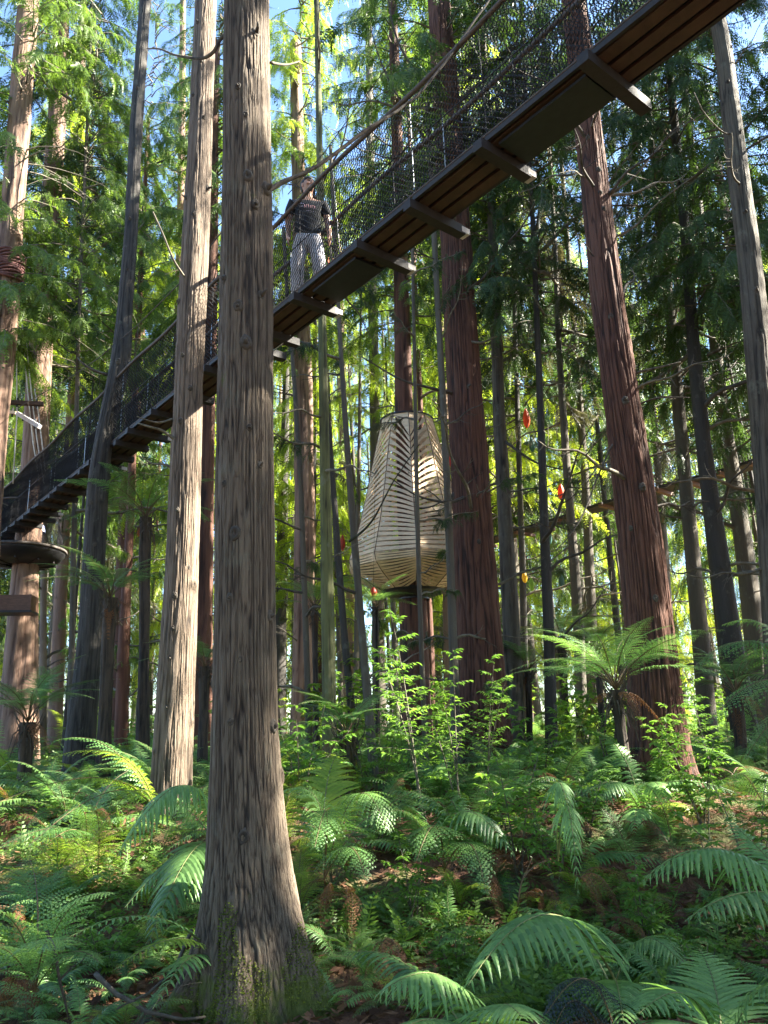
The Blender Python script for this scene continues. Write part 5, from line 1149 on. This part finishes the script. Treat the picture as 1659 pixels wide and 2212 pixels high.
# ------------------------------------------------------------------ knots, burls and broken stubs seen on the near trunks; moss at the foot
def knot(tr, px, py, sz, seed, stub=0):
    root, zz, cx, rr, Y = tr; c = at(px, py, Y); x0 = float(np.interp(c.z, zz, cx)); r_ = float(np.interp(c.z, zz, rr)); dx = max(-.97*r_, min(.97*r_, c.x-x0)); dy = -math.sqrt(max(0, r_*r_-dx*dx))
    n_ = Vector((dx, dy, 0)).normalized(); p = Vector((x0, Y, c.z))+Vector((dx, dy, 0)); s_ = Vector((-n_.y, n_.x, 0)); rd_ = random.Random(seed); mb = MB(); K = 14
    V = []
    for ring, (a, b_) in enumerate(((1.25, -.25), (1.05, .18), (.75, .38), (.45, .25), (.2, .02))):
        for k in range(K):
            an = 6.283*k/K; w_ = a*(1+.25*mnoise.noise(Vector((math.cos(an)*2+seed, math.sin(an)*2, ring*.4)))); V.append(p+(s_*math.cos(an)*w_*.85+Vector((0, 0, math.sin(an)*w_*1.15)))*sz+n_*sz*(b_+.25*mnoise.noise(Vector((math.cos(an)*3, math.sin(an)*3+seed, ring)))))
    mb.add(V, [(q*K+k, q*K+(k+1) % K, (q+1)*K+(k+1) % K, (q+1)*K+k) for q in range(4) for k in range(K)]+[tuple(4*K+k for k in range(K))])
    if stub: mb.tube(bez(p, p+n_*stub*.6, p+n_*stub+Vector((rd_.uniform(-.3, .5)*stub, 0, rd_.uniform(-.2, .8)*stub)), 5), [sz*.55, sz*.45, sz*.4, sz*.33, sz*.12], 8)
    part('knot', mb, M['dtwig'], root, True)
for i, (a, b_, c_, d_) in enumerate([(560, 105, .035, .07), (545, 415, .04, 0), (580, 425, .045, .06), (560, 472, .032, .03), (492, 625, .03, .03), (571, 660, .03, .05), (525, 690, .035, .02), (541, 767, .045, .03), (520, 1167, .04, 0), (588, 1335, .03, .03), (508, 1300, .022, .02), (541, 1797, .035, 0), (595, 1569, .035, .03), (512, 1560, .022, .02), (548, 945, .022, .02), (495, 1060, .02, .02), (570, 1020, .02, .03), (523, 225, .025, .02), (540, 285, .022, 0), (532, 1430, .018, 0)]): knot(T1, a, b_, c_, i+1, d_)
for i, (a, b_, c_, d_) in enumerate([(432, 65, .03, .03), (422, 220, .03, .02), (452, 415, .035, .06), (407, 440, .03, .05), (425, 480, .035, .02), (397, 920, .03, .03), (387, 1292, .035, .04), (384, 1362, .028, .02), (378, 1425, .03, .03), (392, 1110, .025, .02), (418, 850, .03, .02), (402, 780, .025, .03), (440, 150, .02, .02), (445, 270, .025, .03), (415, 1230, .02, .01), (372, 1530, .025, .02), (390, 660, .03, .04)]): knot(T2, a, b_, c_, i+40, d_)
for i, (a, b_, c_, d_) in enumerate([(1269, 265, .04, .03), (1264, 315, .035, .03), (1286, 385, .04, .03), (1289, 435, .035, .03), (1296, 470, .035, .03), (1310, 700, .04, .02), (1340, 880, .05, .04), (1375, 1065, .05, .05), (1352, 1150, .03, .02), (1400, 1300, .04, .02)]): knot(T16, a, b_, c_, i+70, d_)
for i, (a, b_, c_, d_) in enumerate([(975, 1075, .06, .08), (1000, 560, .04, .03), (985, 420, .04, .04), (1010, 850, .05, .06), (1030, 1180, .04, .03)]): knot(T15, a, b_, c_, i+90, d_)
for i, (a, b_, c_, d_) in enumerate([(1565, 190, .03, .05), (1600, 470, .035, .04), (1622, 640, .035, .05), (1590, 300, .03, .04), (1575, 110, .02, .03)]): knot(T17, a, b_, c_, i+110, d_)
for i, (a, b_, c_, d_) in enumerate([(300, 200, .03, .04), (296, 330, .03, .04), (285, 480, .03, .04), (280, 590, .03, .03), (262, 790, .05, .03), (245, 900, .03, .03), (205, 1090, .04, .02), (212, 1180, .03, .02)]): knot(T3, a, b_, c_, i+130, d_)
r = np.random.default_rng(12); tm = [q_ for q_ in T1[0].children if q_.name.startswith('trunk')][0].data; co = np.empty(len(tm.vertices)*3, np.float32); tm.vertices.foreach_get('co', co); co = co.reshape(-1, 3); nm = np.empty(len(tm.vertices)*3, np.float32); tm.vertices.foreach_get('normal', nm); nm = nm.reshape(-1, 3)
zr = co[:, 2]; pm = vnoise(co[:, 0]*7, co[:, 1]*7, co[:, 2]*3.5)+.55-zr*1.55; k = np.where((pm > .18) & (zr < .75) & (co[:, 1] < .1))[0]; k = r.choice(k, min(9000, len(k)), replace=False)
a = r.normal(0, 1, (len(k), 3)); d = nm[k]*.7+a*.6+np.array([0, 0, .1]); d /= np.linalg.norm(d, axis=1)[:, None]; l = r.uniform(.006, .018, len(k))[:, None]; s_ = np.cross(d, a); s_ /= np.linalg.norm(s_, axis=1)[:, None]; c = co[k]
Q = np.stack([c-nm[k]*.003, c+d*l*.5+s_*l*.3, c+d*l, c+d*l*.5-s_*l*.3], 1)
M['moss'] = leaf('moss_tuft', (.05, .08, .012), (.20, .25, .035), .3, .8)
link('moss', quad_mesh('moss', Q, M['moss']), T1[0])
